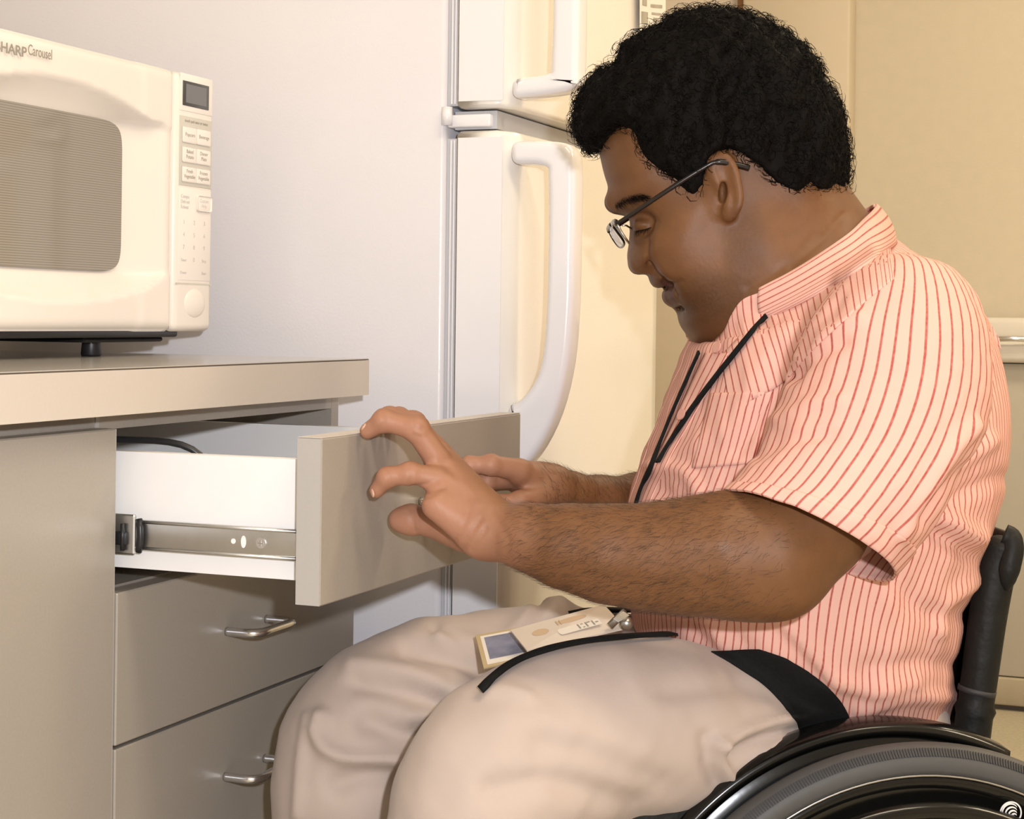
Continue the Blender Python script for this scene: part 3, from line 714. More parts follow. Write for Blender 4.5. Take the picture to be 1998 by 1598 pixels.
def fold(X, Y, pts, amp, wid):
    """a soft ridge along an image polyline"""
    P = smooth_path([(*p, 0) for p in pts], 24)[:, :2]; d = np.full(X.shape, 1e9)
    for i in range(len(P) - 1):
        a, b = P[i], P[i + 1]; e = b - a; h = np.clip(((X - a[0]) * e[0] + (Y - a[1]) * e[1]) / (e @ e + 1e-9), 0, 1)
        d = np.minimum(d, (X - a[0] - e[0] * h) ** 2 + (Y - a[1] - e[1] * h) ** 2)
    return amp * np.exp(-d / wid ** 2)
# creases of the skin, pressed into the surface
co = np.empty(len(body.data.vertices) * 3); body.data.vertices.foreach_get('co', co); co = co.reshape(-1, 3)
nr = np.empty(len(body.data.vertices) * 3); body.data.vertices.foreach_get('normal', nr); nr = nr.reshape(-1, 3)
px, py, dd = proj(co); hh_ = (dd < 1.62) & (py < 690) & (px < 1700); nh_ = (dd < 1.475) & (py > 780) & (px < 1560); ds = np.zeros(len(co))
for sel_, pts, a, w_ in ((hh_, [(1264, 470), (1262, 495), (1270, 518), (1282, 534), (1296, 546)], -.0022, 5), (hh_, [(1296, 546), (1312, 556), (1322, 572)], -.0012, 7), (hh_, [(1276, 452), (1282, 500), (1300, 535)], .0016, 12), (hh_, [(1242, 462), (1262, 458), (1280, 446)], -.0010, 5),
                         (hh_, [(1240, 420), (1262, 422), (1282, 432)], -.0014, 6), (hh_, [(1302, 556), (1318, 553), (1328, 548)], -.0018, 4.5), (hh_, [(1545, 520), (1600, 470), (1645, 420)], -.0012, 8), (hh_, [(1460, 560), (1530, 520), (1590, 460)], -.0012, 9), (hh_, [(1400, 330), (1408, 370), (1400, 410)], -.0008, 6),
                         (nh_, [(905, 1068), (920, 1040), (938, 1012)], -.0016, 5), (nh_, [(922, 1074), (936, 1050), (948, 1030)], -.0013, 5), (nh_, [(888, 1052), (905, 1022), (912, 1000)], -.0009, 5), (nh_, [(806, 962), (838, 958), (866, 950)], -.0014, 5), (nh_, [(806, 950), (836, 944), (856, 936)], -.0011, 4.5), (nh_, [(812, 975), (836, 968), (852, 962)], -.0010, 4.5),
                         (nh_, [(805, 994), (804, 1014), (807, 1036)], -.0014, 4.5), (nh_, [(880, 930), (905, 950), (930, 985)], .0012, 9), (nh_, [(862, 900), (890, 935), (915, 970)], -.0010, 9), (nh_, [(806, 830), (814, 838), (824, 838)], -.0009, 4.5), (nh_, [(800, 836), (806, 848), (818, 852)], -.0008, 4.5), (nh_, [(746, 806), (748, 822), (744, 838)], -.0009, 4.5),
                         (nh_, [(752, 914), (758, 930), (762, 946)], -.0009, 4.5), (nh_, [(796, 908), (802, 926), (800, 944)], -.0008, 5), (nh_, [(960, 1000), (990, 1050), (990, 1085)], -.0010, 8), (nh_, [(1120, 1010), (1250, 1040), (1400, 1060)], .0018, 30), (nh_, [(1150, 1130), (1280, 1150), (1400, 1150)], -.0014, 22)):
    ds += fold(px, py, pts, a, w_) * sel_
co = co + nr * ds[:, None]; body.data.vertices.foreach_set('co', co.ravel()); body.data.update()
# skin tint: red = stubble, green = lips, blue = palm and inner hand
co = np.empty(len(body.data.vertices) * 3); body.data.vertices.foreach_get('co', co); co = co.reshape(-1, 3)
nr = np.empty(len(body.data.vertices) * 3); body.data.vertices.foreach_get('normal', nr); nr = nr.reshape(-1, 3)
px, py, dd = proj(co); g = lambda v, a, b: np.clip((v - a) / (b - a), 0, 1)
hx_, hy_, ht_ = hx(co); hd = (hy_ < 690) & (hx_ > 1150) & (np.abs(ht_) < .13)
stub = np.clip(1 - np.hypot((hx_ - 1365) / 95, (hy_ - 590) / 70) ** 2, 0, 1) + .7 * np.clip(1 - np.hypot((hx_ - 1430) / 45, (hy_ - 480) / 95) ** 2, 0, 1) + .5 * np.clip(1 - np.hypot((hx_ - 1277) / 22, (hy_ - 545) / 12) ** 2, 0, 1)
stub += 2 * np.clip(1 - np.hypot((hx_ - 1332) / 16, (hy_ - 604) / 10) ** 2, 0, 1)
eyeb = np.clip(1 - np.hypot((hx_ - 1228) / 34, (hy_ - 396 + .12 * (hx_ - 1228)) / 9) ** 2, 0, 1)
lip = np.clip(1 - np.hypot((hx_ - 1298) / 24, (hy_ - 555) / 9) ** 4, 0, 1) + np.clip(1 - np.hypot((hx_ - 1308) / 16, (hy_ - 577) / 17) ** 4, 0, 1)
side = np.clip(.5 + .6 * (nr @ (-.75 * RC - .35 * UC - .45 * FW)), 0, 1)
palm = g(px, 1060, 880) * (px < 1060) * (py > 780) * (.25 + .75 * side) + .35 * g(px, 1130, 1040) * (dd > 1.56) * (py > 880) * (px < 1130)
tint = np.zeros((len(co), 4), np.float32); tint[:, 3] = 1
tint[:, 0] = np.where(hd, np.clip(stub + 1.6 * eyeb, 0, 1), 0); tint[:, 1] = np.where(hd, np.clip(lip, 0, 1) * (np.abs(ht_) < .034), 0); tint[:, 2] = np.clip(palm, 0, 1) * .9
ca = body.data.attributes.new('tint', 'FLOAT_COLOR', 'POINT'); ca.data.foreach_set('color', tint.ravel())
# eyebrows, finger nails
def nail(px_, py_, d, r, n):
    c = at(px_, py_, d); n = np.array(n, float); n /= np.linalg.norm(n)
    bm = bmesh.new(); bmesh.ops.create_uvsphere(bm, u_segments=12, v_segments=8, radius=1)
    z = Vector(n); x = z.orthogonal().normalized(); y = z.cross(x)
    for v in bm.verts: v.co = Vector(c) + x * v.co.x * r + y * v.co.y * r * .8 + z * v.co.z * r * .3
    me = bpy.data.meshes.new('nail'); bm.to_mesh(me); bm.free(); return link('nail', me, 'nail', body, True)
mat('nail', (.60, .36, .26, 1), .35)
nail(711, 832, 1.441, .0045, -.8 * RC + .6 * UC); nail(727, 962, 1.425, .0042, -.9 * RC - .1 * UC - .3 * FW)
# hair on the head
hair_out = [(1170, 300), (1150, 292), (1130, 268), (1121, 238), (1128, 195), (1150, 160), (1172, 142), (1205, 128), (1212, 98), (1245, 72), (1290, 52), (1300, 38), (1340, 26), (1400, 22), (1460, 34), (1510, 58),
            (1545, 84), (1580, 118), (1605, 165), (1628, 205), (1643, 255), (1648, 320), (1645, 372), (1600, 450), (1400, 520), (1250, 420)]
hair_sd = poly2d(hair_out)
mask_sd = poly2d([(1150, 310), (1090, 240), (1100, 100), (1200, 0), (1400, -40), (1600, 20), (1700, 150), (1700, 330), (1650, 372), (1610, 372), (1580, 366), (1545, 372), (1510, 352), (1482, 322), (1450, 302), (1412, 290), (1385, 306),
                  (1376, 330), (1364, 388), (1350, 394), (1334, 388), (1322, 352), (1303, 338), (1275, 322), (1250, 290), (1238, 262), (1222, 248), (1195, 256)], 5)
def hmask(P):
    x, y, t = hxp(P); n_ = vnoise(np.stack([x / 34, y / 34, t * 30], 1), 3) * 5 + vnoise(np.stack([x / 13, y / 13, t * 70], 1), 13) * 2.5
    return (mask_sd(x, y) + n_) * HD / FPX
HH = ([40, 150, 250, 330, 400], [.086, .0935, .0945, .0895, .083])
hops = [('u', pillow(hair_sd, .066, .09, ys=HH), .001), ('d', lambda P: -.0035 * vnoise(P * 34, 5) - .0020 * np.abs(vnoise(P * 80, 6)), 0), ('i', hmask, .005)]
V, F = mesh_field(hops, at(1080, 470, 1.50) - .06, at(1700, -30, 1.74) + .06, .0028)
hair = net_mesh('hair', V, F, 'hair_black', body, 1); hair['label'] = 'short thick curly black hair'
hv = np.empty(len(hair.data.vertices) * 3); hair.data.vertices.foreach_get('co', hv); hv = hv.reshape(-1, 3)
hn = np.empty(len(hair.data.vertices) * 3); hair.data.vertices.foreach_get('normal', hn); hn = hn.reshape(-1, 3)
def strands(name, roots, norms, material, parent, length, width, curl, dirf=None, seg=5):
    V = []; Fc = []
    for p, n in zip(roots, norms):
        t = rng.normal(size=3) if dirf is None else dirf(p) + rng.normal(size=3) * .28
        t -= n * (t @ n); t /= np.linalg.norm(t) + 1e-9; b = np.cross(n, t); L = length * rng.uniform(.6, 1.4); base = len(V)
        for i in range(seg + 1):
            s_ = i / seg; a = curl * s_ * 2 * math.pi
            if curl: c = p + n * (L * .42 * s_ - .001) + (t * math.sin(a) + b * (1 - math.cos(a))) * L * .34
            else: c = p + t * L * s_ + n * L * .38 * s_ * (1 - .35 * s_)
            wd = width * (1 - .75 * s_)
            V += [c - b * wd, c + b * wd, c + n * wd + t * wd * .6 * bool(curl)]
        for i in range(seg):
            for k in range(3): Fc.append((base + 3 * i + k, base + 3 * i + (k + 1) % 3, base + 3 * i + 3 + (k + 1) % 3, base + 3 * i + 3 + k))
    o = pydata(name, V, Fc, material, parent, True); o['kind'] = 'stuff'; return o
hpx, hpy, _ = proj(hv); m_ = hxp(hv)
ok = np.nonzero((mask_sd(m_[0], m_[1]) < 2))[0]; pick = rng.choice(ok, 9000, replace=False)
strands('hair_curls', hv[pick], hn[pick], 'hair_black', hair, .0125, .00055, .8)
# fine dark hair on the forearms
ok = np.nonzero((px > 985) & (px < 1560) & (py > 940) & (py < 1210) & (dd < 1.46))[0]; wt_ = np.clip((1560 - px[ok]) / 220, 0, 1) * np.clip((px[ok] - 975) / 60, 0, 1) + 1e-6; pick = rng.choice(ok, 7000, p=wt_ / wt_.sum())
fd = -RC * .9 - UC * .42 - FW * .1
strands('forearm_hair', co[pick], nr[pick], 'hair_brown', body, .0075, .00009, 0, lambda p: fd, 3)
ok = np.nonzero((px > 1060) & (px < 1330) & (py > 880) & (py < 1050) & (dd > 1.6) & (dd < 1.8))[0]; pick = rng.choice(ok, 2600)
strands('forearm_hair', co[pick], nr[pick], 'hair_brown', body, .0080, .00010, 0, lambda p: -RC * .5 + UC * .5, 3)
# eyebrow
tree_b = bvh(body)
for sgn in (1,):
    R_, N_ = [], []
    for i in range(260):
        u = rng.uniform(0, 1); x = 1200 + u * 62; y = 402 - 14 * math.sin(u * 2.2) - 4 * u + rng.normal() * 3.0
        c, n = drape(tree_b, x, y, .0003, 1.58)
        if np.linalg.norm(c - hp(x, y, .03)) < .06: R_.append(c); N_.append(n)
    strands('eyebrow', R_, N_, 'hair_black', body, .007, .00016, 0, lambda p: RC + .25 * UC, 3)
R_, N_ = [], []
for x in np.linspace(1238, 1272, 60):
    c, n = drape(tree_b, x, 452 - (x - 1238) * .26, .0002, 1.59); R_.append(c); N_.append(n)
strands('eyelashes', R_, N_, 'hair_black', body, .006, .00014, 0, lambda p: -RC * .6 - UC * .8, 3)
# ------------------------------------------------------------------ trousers
ops = []; A = lambda *a: ops.append(a)
near_leg = [(1690, 1490, 1.62, 85), (1560, 1452, 1.575, 124), (1420, 1428, 1.53, 152), (1290, 1420, 1.495, 164), (1180, 1426, 1.47, 170), (1080, 1452, 1.45, 170), (1000, 1488, 1.432, 166), (955, 1532, 1.422, 162), (925, 1600, 1.415, 160), (900, 1690, 1.412, 148), (890, 1900, 1.42, 124), (890, 2350, 1.44, 100)]
far_leg = [(1640, 1400, 1.80, 140), (1460, 1370, 1.76, 150), (1300, 1356, 1.72, 150), (1140, 1346, 1.69, 148), (980, 1346, 1.655, 149), (850, 1366, 1.625, 152), (760, 1410, 1.605, 158), (712, 1462, 1.595, 160), (694, 1540, 1.59, 154), (688, 1640, 1.595, 148), (690, 1900, 1.62, 112), (710, 2280, 1.66, 88)]
chain(near_leg, .018); chain(far_leg, .018)
A('u', cone(at(1690, 1420, 1.60), at(1640, 1400, 1.80), .075, .075), .06)
A('u', cone(at(1600, 1360, 1.66), at(1600, 1340, 1.76), .055, .055), .06)
A('d', lambda P: -.0012 * vnoise(P * 11, 21) - .0007 * vnoise(P * 24, 22), 0)
V, F = mesh_field(ops, (.0, .95, .06), (.95, 2.05, .70), .0040)
trs = net_mesh('trousers', V, F, 'trousers', body, 2); trs['label'] = 'beige trousers'
tv = np.empty(len(trs.data.vertices) * 3); trs.data.vertices.foreach_get('co', tv); tv = tv.reshape(-1, 3)
tn = np.empty(len(trs.data.vertices) * 3); trs.data.vertices.foreach_get('normal', tn); tn = tn.reshape(-1, 3)
tx, ty_, td_ = proj(tv); mid = np.interp(tx, [700, 900, 1100, 1300, 1500, 1700], [1.50, 1.515, 1.555, 1.59, 1.64, 1.70])
isn = td_ < mid; dsp_ = np.zeros(len(tv))
for near_, pts, a, w_ in (                                                     # folds of the cloth: ridges and hollows
        (0, [(1010, 1250), (1045, 1212), (1095, 1203)], .0115, 26), (0, [(985, 1262), (1030, 1228), (1050, 1200)], -.006, 14), (0, [(1010, 1330), (900, 1288), (790, 1262)], -.007, 22), (0, [(1000, 1305), (930, 1262), (860, 1235)], .006, 16),
        (0, [(985, 1300), (900, 1250), (850, 1222)], -.006, 14), (0, [(905, 1390), (820, 1356), (700, 1330)], -.005, 22), (0, [(900, 1360), (800, 1316), (690, 1300)], .005, 22), (0, [(870, 1430), (790, 1432), (720, 1408)], -.007, 26),
        (0, [(800, 1482), (700, 1482), (645, 1466), (622, 1432), (628, 1400)], .007, 16), (0, [(800, 1520), (720, 1512), (660, 1530)], -.006, 26), (0, [(930, 1365), (880, 1395), (800, 1400)], .004, 18), (0, [(600, 1400), (588, 1480), (580, 1590)], .003, 12),
        (1, [(950, 1352), (985, 1348), (1030, 1360)], .004, 15), (1, [(1290, 1530), (1160, 1470), (1060, 1450)], -.005, 34), (1, [(1240, 1575), (1080, 1525), (960, 1540)], -.006, 30), (1, [(1220, 1480), (1080, 1420), (1000, 1400)], .003, 40),
        (1, [(1405, 1452), (1460, 1424), (1560, 1402)], .007, 13), (1, [(1430, 1478), (1500, 1436), (1570, 1420)], -.008, 15), (1, [(1402, 1450), (1412, 1490), (1425, 1520)], .006, 12), (1, [(1380, 1440), (1385, 1490), (1400, 1530)], -.005, 18), (1, [(1500, 1470), (1530, 1450), (1580, 1445)], .006, 10), (1, [(1540, 1360), (1440, 1340), (1300, 1350)], -.003, 22)):
    dsp_ += fold(tx, ty_, pts, a, w_) * (1.2 * isn if near_ else 1.55 * ~isn)
tv = tv + tn * dsp_[:, None]; trs.data.vertices.foreach_set('co', tv.ravel()); trs.data.update()
tree_t = bvh(trs)
# ------------------------------------------------------------------ shirt
def loft(rings, nu, nv, disp=None, u0=0, u1=2 * math.pi):
    """rings: (front px,py, back px,py, depth front, depth back, half depth, lift of near side px, exponent) -> grid nu x nv"""
    K = np.array([list(at(r[0], r[1], r[4])) + list(at(r[2], r[3], r[5])) + [r[6], r[7] * r[4] / FPX, r[8]] for r in rings])
    S = np.array([smooth_path(K[:, 3 * i:3 * i + 3], nv) for i in range(3)])
    A3, B3, W = S
    th = np.linspace(u0, u1, nu); G = np.zeros((nu, nv, 3))
    C = (A3 + B3) / 2; e1 = (A3 - B3) / 2; T = np.gradient(C, axis=0); T /= np.linalg.norm(T, axis=1)[:, None]
    e1n = e1 / np.linalg.norm(e1, axis=1)[:, None]
    e2 = np.cross(e1n, T); e2 *= np.sign((e2 @ -FW))[:, None]
    e2 = e2 - e1n * np.sum(e2 * e1n, 1)[:, None]; e2 /= np.linalg.norm(e2, axis=1)[:, None]
    e2 = e2 * .35 - FW[None] * .65; e2 -= e1n * np.sum(e2 * e1n, 1)[:, None]; e2 /= np.linalg.norm(e2, axis=1)[:, None]
    for i, t in enumerate(th):
        c, s_ = math.cos(t), math.sin(t); ex = W[:, 2]
        ce = np.sign(c) * np.abs(c) ** (2 / ex); se = np.sign(s_) * np.abs(s_) ** (2 / ex)
        G[i] = C + e1 * ce[:, None] + e2 * (W[:, 0] * se)[:, None] + UC * (W[:, 1] * s_)[:, None]
    Nn = np.cross(np.gradient(G, axis=0), np.gradient(G, axis=1)); Nn /= np.linalg.norm(Nn, axis=2)[..., None] + 1e-12
    if np.mean(np.sum(Nn * (G - C[None]), 2)) < 0: Nn = -Nn
    if disp is not None:
        U, Vv = np.meshgrid(np.linspace(0, 1, nu), np.linspace(0, 1, nv), indexing='ij'); G = G + Nn * disp(U, Vv, G)[..., None]
    return G, Nn
def grid_mesh(name, G, material, parent, closed=False, uv=None, thick=.0012, cap=None):
    nu, nv = G.shape[:2]; V = G.reshape(-1, 3)
    if uv is None:
        per = np.linalg.norm(np.diff(G, axis=0), axis=2); um = np.vstack([np.zeros((1, nv)), np.cumsum(per, 0)]); k = um.mean(1)
        vl = np.concatenate([[0], np.cumsum(np.linalg.norm(np.diff(G, axis=1), axis=2).mean(0))])
        uv = np.stack(np.meshgrid(k, vl, indexing='ij'), -1)
    Fc = [(i * nv + j, i * nv + j + 1, (i + 1) * nv + j + 1, (i + 1) * nv + j) for i in range(nu - 1) for j in range(nv - 1)]
    o = pydata(name, V, Fc, material, parent, True, uv.reshape(-1, 2))
    bm = bmesh.new(); bm.from_mesh(o.data)
    if closed: bmesh.ops.remove_doubles(bm, verts=bm.verts[:], dist=1e-6)
    bmesh.ops.recalc_face_normals(bm, faces=bm.faces[:]); bm.to_mesh(o.data); bm.free()
    if thick: so = o.modifiers.new('thick', 'SOLIDIFY'); so.thickness = thick; so.offset = 1
    return o
def pxd(G): return proj(G.reshape(-1, 3))[0].reshape(G.shape[:2]), proj(G.reshape(-1, 3))[1].reshape(G.shape[:2])
TD = 1.655
rings = [(1262, 1262, 1832, 1440, TD, TD, .140, -14, 2.1), (1240, 1215, 1836, 1390, TD, TD, .155, -12, 2.1), (1231, 1150, 1846, 1280, TD, TD, .180, -8, 2.1), (1223, 1070, 1876, 1130, TD, TD, .192, 0, 2.15), (1226, 990, 1912, 1010, TD, TD, .198, 0, 2.2), (1256, 902, 1940, 895, TD, TD, .200, 0, 2.2),
         (1290, 812, 1944, 785, TD, TD, .198, 0, 2.2), (1316, 742, 1920, 672, TD, TD, .192, 0, 2.2), (1334, 695, 1868, 580, TD, TD, .180, 0, 2.2), (1350, 668, 1796, 505, TD, TD, .162, 0, 2.1), (1372, 655, 1745, 474, TD, 1.64, .130, 0, 2.1), (1392, 645, 1712, 452, 1.64, 1.64, .088, 0, 2.0)]
def tdisp(U, Vv, G):
    X, Y = pxd(G); near = np.sum((G - at(1600, 900, TD)) * -FW, 2) > 0; d = np.zeros(X.shape)
    P = G.reshape(-1, 3)
    d += (.0020 * vnoise(np.stack([P @ RC * 16, P @ UC * 9, P @ FW * 9], 1), 31) + .0011 * vnoise(np.stack([P @ RC * 34, P @ UC * 16, P @ FW * 16], 1), 32)).reshape(X.shape)
    for pts, a, w_ in (([(1900, 1045), (1820, 1000), (1760, 985), (1700, 1010)], .010, 18), ([(1890, 1085), (1820, 1040), (1780, 1050)], -.006, 16),
                       ([(1905, 1130), (1850, 1170), (1830, 1230)], .006, 14), ([(1880, 1200), (1800, 1190), (1740, 1130)], -.005, 20),
                       ([(1490, 1175), (1560, 1240), (1625, 1320)], .006, 12), ([(1470, 1190), (1540, 1265), (1600, 1330)], -.004, 14),
                       ([(1640, 1330), (1700, 1345), (1780, 1330)], .006, 16), ([(1680, 1385), (1760, 1360), (1860, 1360)], .005, 14), ([(1700, 1300), (1790, 1290), (1870, 1300)], -.004, 18),
                       ([(1380, 1210), (1400, 1240), (1420, 1270)], .004, 9), ([(1420, 1205), (1440, 1240), (1460, 1265)], -.003, 10), ([(1340, 1200), (1350, 1225), (1370, 1250)], -.003, 9),
                       ([(1275, 912), (1340, 925), (1380, 1000)], .005, 14), ([(1300, 960), (1345, 1000), (1370, 1040)], -.005, 16),
                       ([(1540, 640), (1480, 720), (1420, 830), (1290, 905)], .003, 18), ([(1520, 690), (1500, 780), (1440, 880)], -.005, 16),
                       ([(1930, 860), (1870, 900), (1800, 960)], .006, 16), ([(1950, 930), (1880, 960), (1800, 1010)], -.005, 16), ([(1730, 1150), (1740, 1230), (1720, 1330)], .003, 24)):
        d += fold(X, Y, pts, a, w_) * near
    return d
GT, NT = loft(rings, 200, 150, tdisp)
u = np.linspace(0, 1, 200)[:, None] * np.ones((1, 150)); uvT = np.stack([u * 1.25, np.linspace(0, .75, 150)[None] * np.ones((200, 1))], -1)
sb = grid_mesh('shirt_body', GT, 'shirt_body', body, True, uvT); sb['label'] = 'pink shirt with red pinstripes'
# sleeve
srings = [(1690, 520, 1800, 520, 1.50, 1.50, .03, 0, 2.0), (1630, 560, 1880, 570, 1.475, 1.475, .066, 0, 2.0), (1572, 640, 1918, 660, 1.455, 1.455, .084, 0, 2.1), (1536, 750, 1922, 780, 1.44, 1.44, .088, 4, 2.1), (1498, 850, 1892, 890, 1.425, 1.425, .086, 10, 2.1), (1448, 925, 1822, 1018, 1.41, 1.41, .082, 22, 2.1), (1411, 964, 1737, 1128, 1.40, 1.40, .078, 34, 2.1)]
def sdisp(U, Vv, G):
    X, Y = pxd(G); P = G.reshape(-1, 3); d = (.0012 * vnoise(P * 13, 41) + .0007 * vnoise(P * 30, 42)).reshape(X.shape)
    near = (G - at(1680, 800, 1.43)) @ -FW > -.02
    for pts, a, w_ in (([(1560, 700), (1600, 660), (1680, 620)], .004, 12), ([(1545, 740), (1590, 700), (1650, 670)], -.004, 12), ([(1520, 820), (1580, 790), (1640, 780)], .003, 14), ([(1480, 890), (1540, 860), (1620, 850)], -.003, 14),
                       ([(1900, 830), (1840, 900), (1760, 1040)], .006, 14), ([(1915, 900), (1860, 940), (1800, 1010)], -.006, 18), ([(1640, 590), (1590, 650), (1550, 730)], -.005, 10), ([(1560, 980), (1640, 1000), (1720, 1060)], .002, 20)):
        d += fold(X, Y, pts, a, w_) * near
    return d
GS, NS = loft(srings, 130, 110, sdisp)
u = np.linspace(0, 1, 130)[:, None] * np.ones((1, 110)); uvS = np.stack([u * .50 + .004, np.linspace(0, .3, 110)[None] * np.ones((130, 1))], -1)
sl_ = grid_mesh('sleeve', GS, 'shirt_sleeve', body, True, uvS, thick=.0012)
i0 = 104; gi = GS[:, i0:] - NS[:, i0:] * .0006
hem = GS[:, 101:] + NS[:, 101:] * .0012
grid_mesh('sleeve_hem', hem, 'shirt_sleeve', sl_, True, uvS[:, 101:], thick=.0012)
# far sleeve
frings = [(1500, 600, 1640, 600, 1.80, 1.80, .04, 0, 2.0), (1400, 680, 1620, 700, 1.86, 1.86, .075, 0, 2.0), (1345, 790, 1560, 820, 1.86, 1.86, .082, 0, 2.0), (1310, 860, 1520, 920, 1.85, 1.85, .08, 0, 2.0), (1285, 905, 1480, 985, 1.84, 1.84, .078, 0, 2.0)]
GF, NF = loft(frings, 70, 50); u = np.linspace(0, 1, 70)[:, None] * np.ones((1, 50))
grid_mesh('sleeve', GF, 'shirt_sleeve', body, True, np.stack([u * .48, np.linspace(0, .3, 50)[None] * np.ones((70, 1))], -1))
tree_s = bvh(sb)
# collar leaf around the neck: top and bottom edges as (px, py, depth)
def strip(name, top, bot, material, parent, n=60, m=9, bulge=0.0, thick=.0022, snap=None, lift=.003):
    T_ = smooth_path([at(*p) for p in top], n); B_ = smooth_path([at(*p) for p in bot], n); G = np.zeros((n, m, 3))
    for j in range(m):
        t = j / (m - 1); G[:, j] = T_ * (1 - t) + B_ * t
    Nn = np.cross(np.gradient(G, axis=0), np.gradient(G, axis=1)); Nn /= np.linalg.norm(Nn, axis=2)[..., None] + 1e-12
    sg = np.sign(np.sum((G - at(1570, 540, 1.64)) * Nn, 2)); G += Nn * sg[..., None] * (bulge * np.sin(np.linspace(0, math.pi, m)))[None, :, None]
    if snap is not None:
        D_ = np.zeros((n, m)); R_ = np.zeros((n, m, 3))
        for i in range(n):
            for j in range(m):
                x, y, d = proj(G[i, j]); r = ray(x, y); R_[i, j] = r; hit = snap.ray_cast(Vector(CAM), Vector(r).normalized()); D_[i, j] = d
                if hit[0] is not None: D_[i, j] = min(d, (np.array(hit[0]) - CAM) @ FW - lift)
        for _ in range(4):
            Q = D_.copy(); Q[1:-1] = (D_[:-2] + 2 * D_[1:-1] + D_[2:]) / 4; D_ = np.minimum(D_, Q)
            Q = D_.copy(); Q[:, 1:-1] = (D_[:, :-2] + 2 * D_[:, 1:-1] + D_[:, 2:]) / 4; D_ = np.minimum(D_, Q)
        G = CAM + R_ * D_[..., None]
    return grid_mesh(name, G, material, parent, thick=thick)
tree_n = bvh(sb, sl_, body)
mat_c = 'shirt_collar'
near_top = [(1703, 402, 1.70), (1708, 402, 1.64), (1690, 424, 1.585), (1640, 468, 1.555), (1560, 522, 1.548), (1482, 562, 1.562)]
near_bot = [(1742, 470, 1.72), (1746, 478, 1.64), (1722, 496, 1.560), (1650, 545, 1.528), (1565, 592, 1.522), (1486, 628, 1.538)]
strip('collar', near_top, near_bot, mat_c, body, bulge=.004, snap=tree_n)
strip('collar', [(1703, 402, 1.64), (1690, 410, 1.70), (1600, 500, 1.73), (1480, 585, 1.72), (1395, 640, 1.67), (1338, 640, 1.655)], [(1742, 470, 1.64), (1700, 470, 1.74), (1600, 560, 1.77), (1480, 640, 1.75), (1400, 668, 1.69), (1356, 668, 1.66)], mat_c, body, bulge=.004)
strip('collar_stand', [(1560, 535, 1.556), (1494, 566, 1.558), (1450, 584, 1.562), (1428, 612, 1.570), (1412, 645, 1.585), (1388, 668, 1.60)], [(1560, 600, 1.535), (1494, 626, 1.530), (1462, 650, 1.535), (1446, 676, 1.545), (1428, 700, 1.555), (1396, 722, 1.575)], 'shirt_body', body, bulge=.002, snap=tree_n, lift=.002)
ym_ = [(1500, 735), (1540, 672), (1600, 612), (1690, 556), (1770, 530), (1850, 548), (1905, 598), (1950, 670)]
strip('shoulder_seam', [(x, y - 9, 1.6) for x, y in ym_], [(x + 4, y + 14, 1.6) for x, y in ym_], 'shirt_body', body, n=70, m=6, snap=tree_n, lift=.0015, thick=.001)
yk = strip('shirt_yoke', [(1735, 470, 1.6), (1690, 492, 1.55), (1640, 528, 1.54), (1565, 572, 1.54), (1490, 610, 1.55), (1440, 660, 1.56), (1408, 694, 1.57)], [(1745, 545, 1.6), (1700, 580, 1.55), (1655, 620, 1.54), (1590, 680, 1.54), (1530, 745, 1.55), (1470, 780, 1.56), (1425, 800, 1.57)], 'shirt_body', body, n=80, m=16, snap=tree_n, lift=.0012, thick=.001)
tree_l = bvh(sb, yk)
# placket, yoke seam and pocket laid on the shirt
pl = ribbon('placket', tree_s, [(1404, 672), (1384, 710), (1352, 780), (1312, 862), (1276, 930), (1252, 985), (1244, 1060), (1248, 1180)], .026, .0016, 'button_pink', body, .0022, 60)
bpy.data.objects.remove(pl)
def patch(name, tree, corner, nu, nv, material, parent, off, spacing=None, thick=.001, dflt=1.5, uvk=(.1, .1)):
    (a, b, c, d) = [np.array(p, float) for p in corner]; G = np.zeros((nu, nv, 3))
    for i in range(nu):
        for j in range(nv):
            s_, t = i / (nu - 1), j / (nv - 1); p = (a * (1 - s_) + b * s_) * (1 - t) + (d * (1 - s_) + c * s_) * t
            G[i, j] = drape(tree, p[0], p[1], off, dflt)[0]
    uv = np.stack(np.meshgrid(np.linspace(0, uvk[0], nu), np.linspace(0, uvk[1], nv), indexing='ij'), -1)
    return grid_mesh(name, G, material, parent, thick=thick, uv=uv)
def strip_patch(name, tree, left, right, nv, material, parent, off, w_):
    L = smooth_path([(*p, 0) for p in left], nv); Rr = smooth_path([(*p, 0) for p in right], nv); G = np.zeros((8, nv, 3))
    for i in range(8):
        for j in range(nv): q = L[j] * (1 - i / 7) + Rr[j] * i / 7; G[i, j] = drape(tree, q[0], q[1], off, 1.6)[0]
    return grid_mesh(name, G, material, parent, thick=.0015, uv=np.stack(np.meshgrid(np.linspace(.004, w_, 8), np.linspace(0, .3, nv), indexing='ij'), -1))
pk = strip_patch('placket', tree_s, [(1378, 690), (1352, 745), (1318, 820), (1282, 895), (1258, 950), (1240, 1000)], [(1425, 690), (1392, 750), (1352, 820), (1312, 890), (1284, 950), (1262, 1000)], 50, 'shirt_body', body, .0018, .033)
for x, y in ((1408, 682), (1338, 812)):
    c, n = drape(tree_s, x, y, .0055, 1.6); disc('button', c - n * .001, .0052, .0016, 'button_pink', pk, ax=n)
patch('chest_pocket', tree_s, [(1390, 768), (1508, 764), (1470, 905), (1352, 915)], 26, 26, 'shirt_body', body, .0022, uvk=(.075, .1))
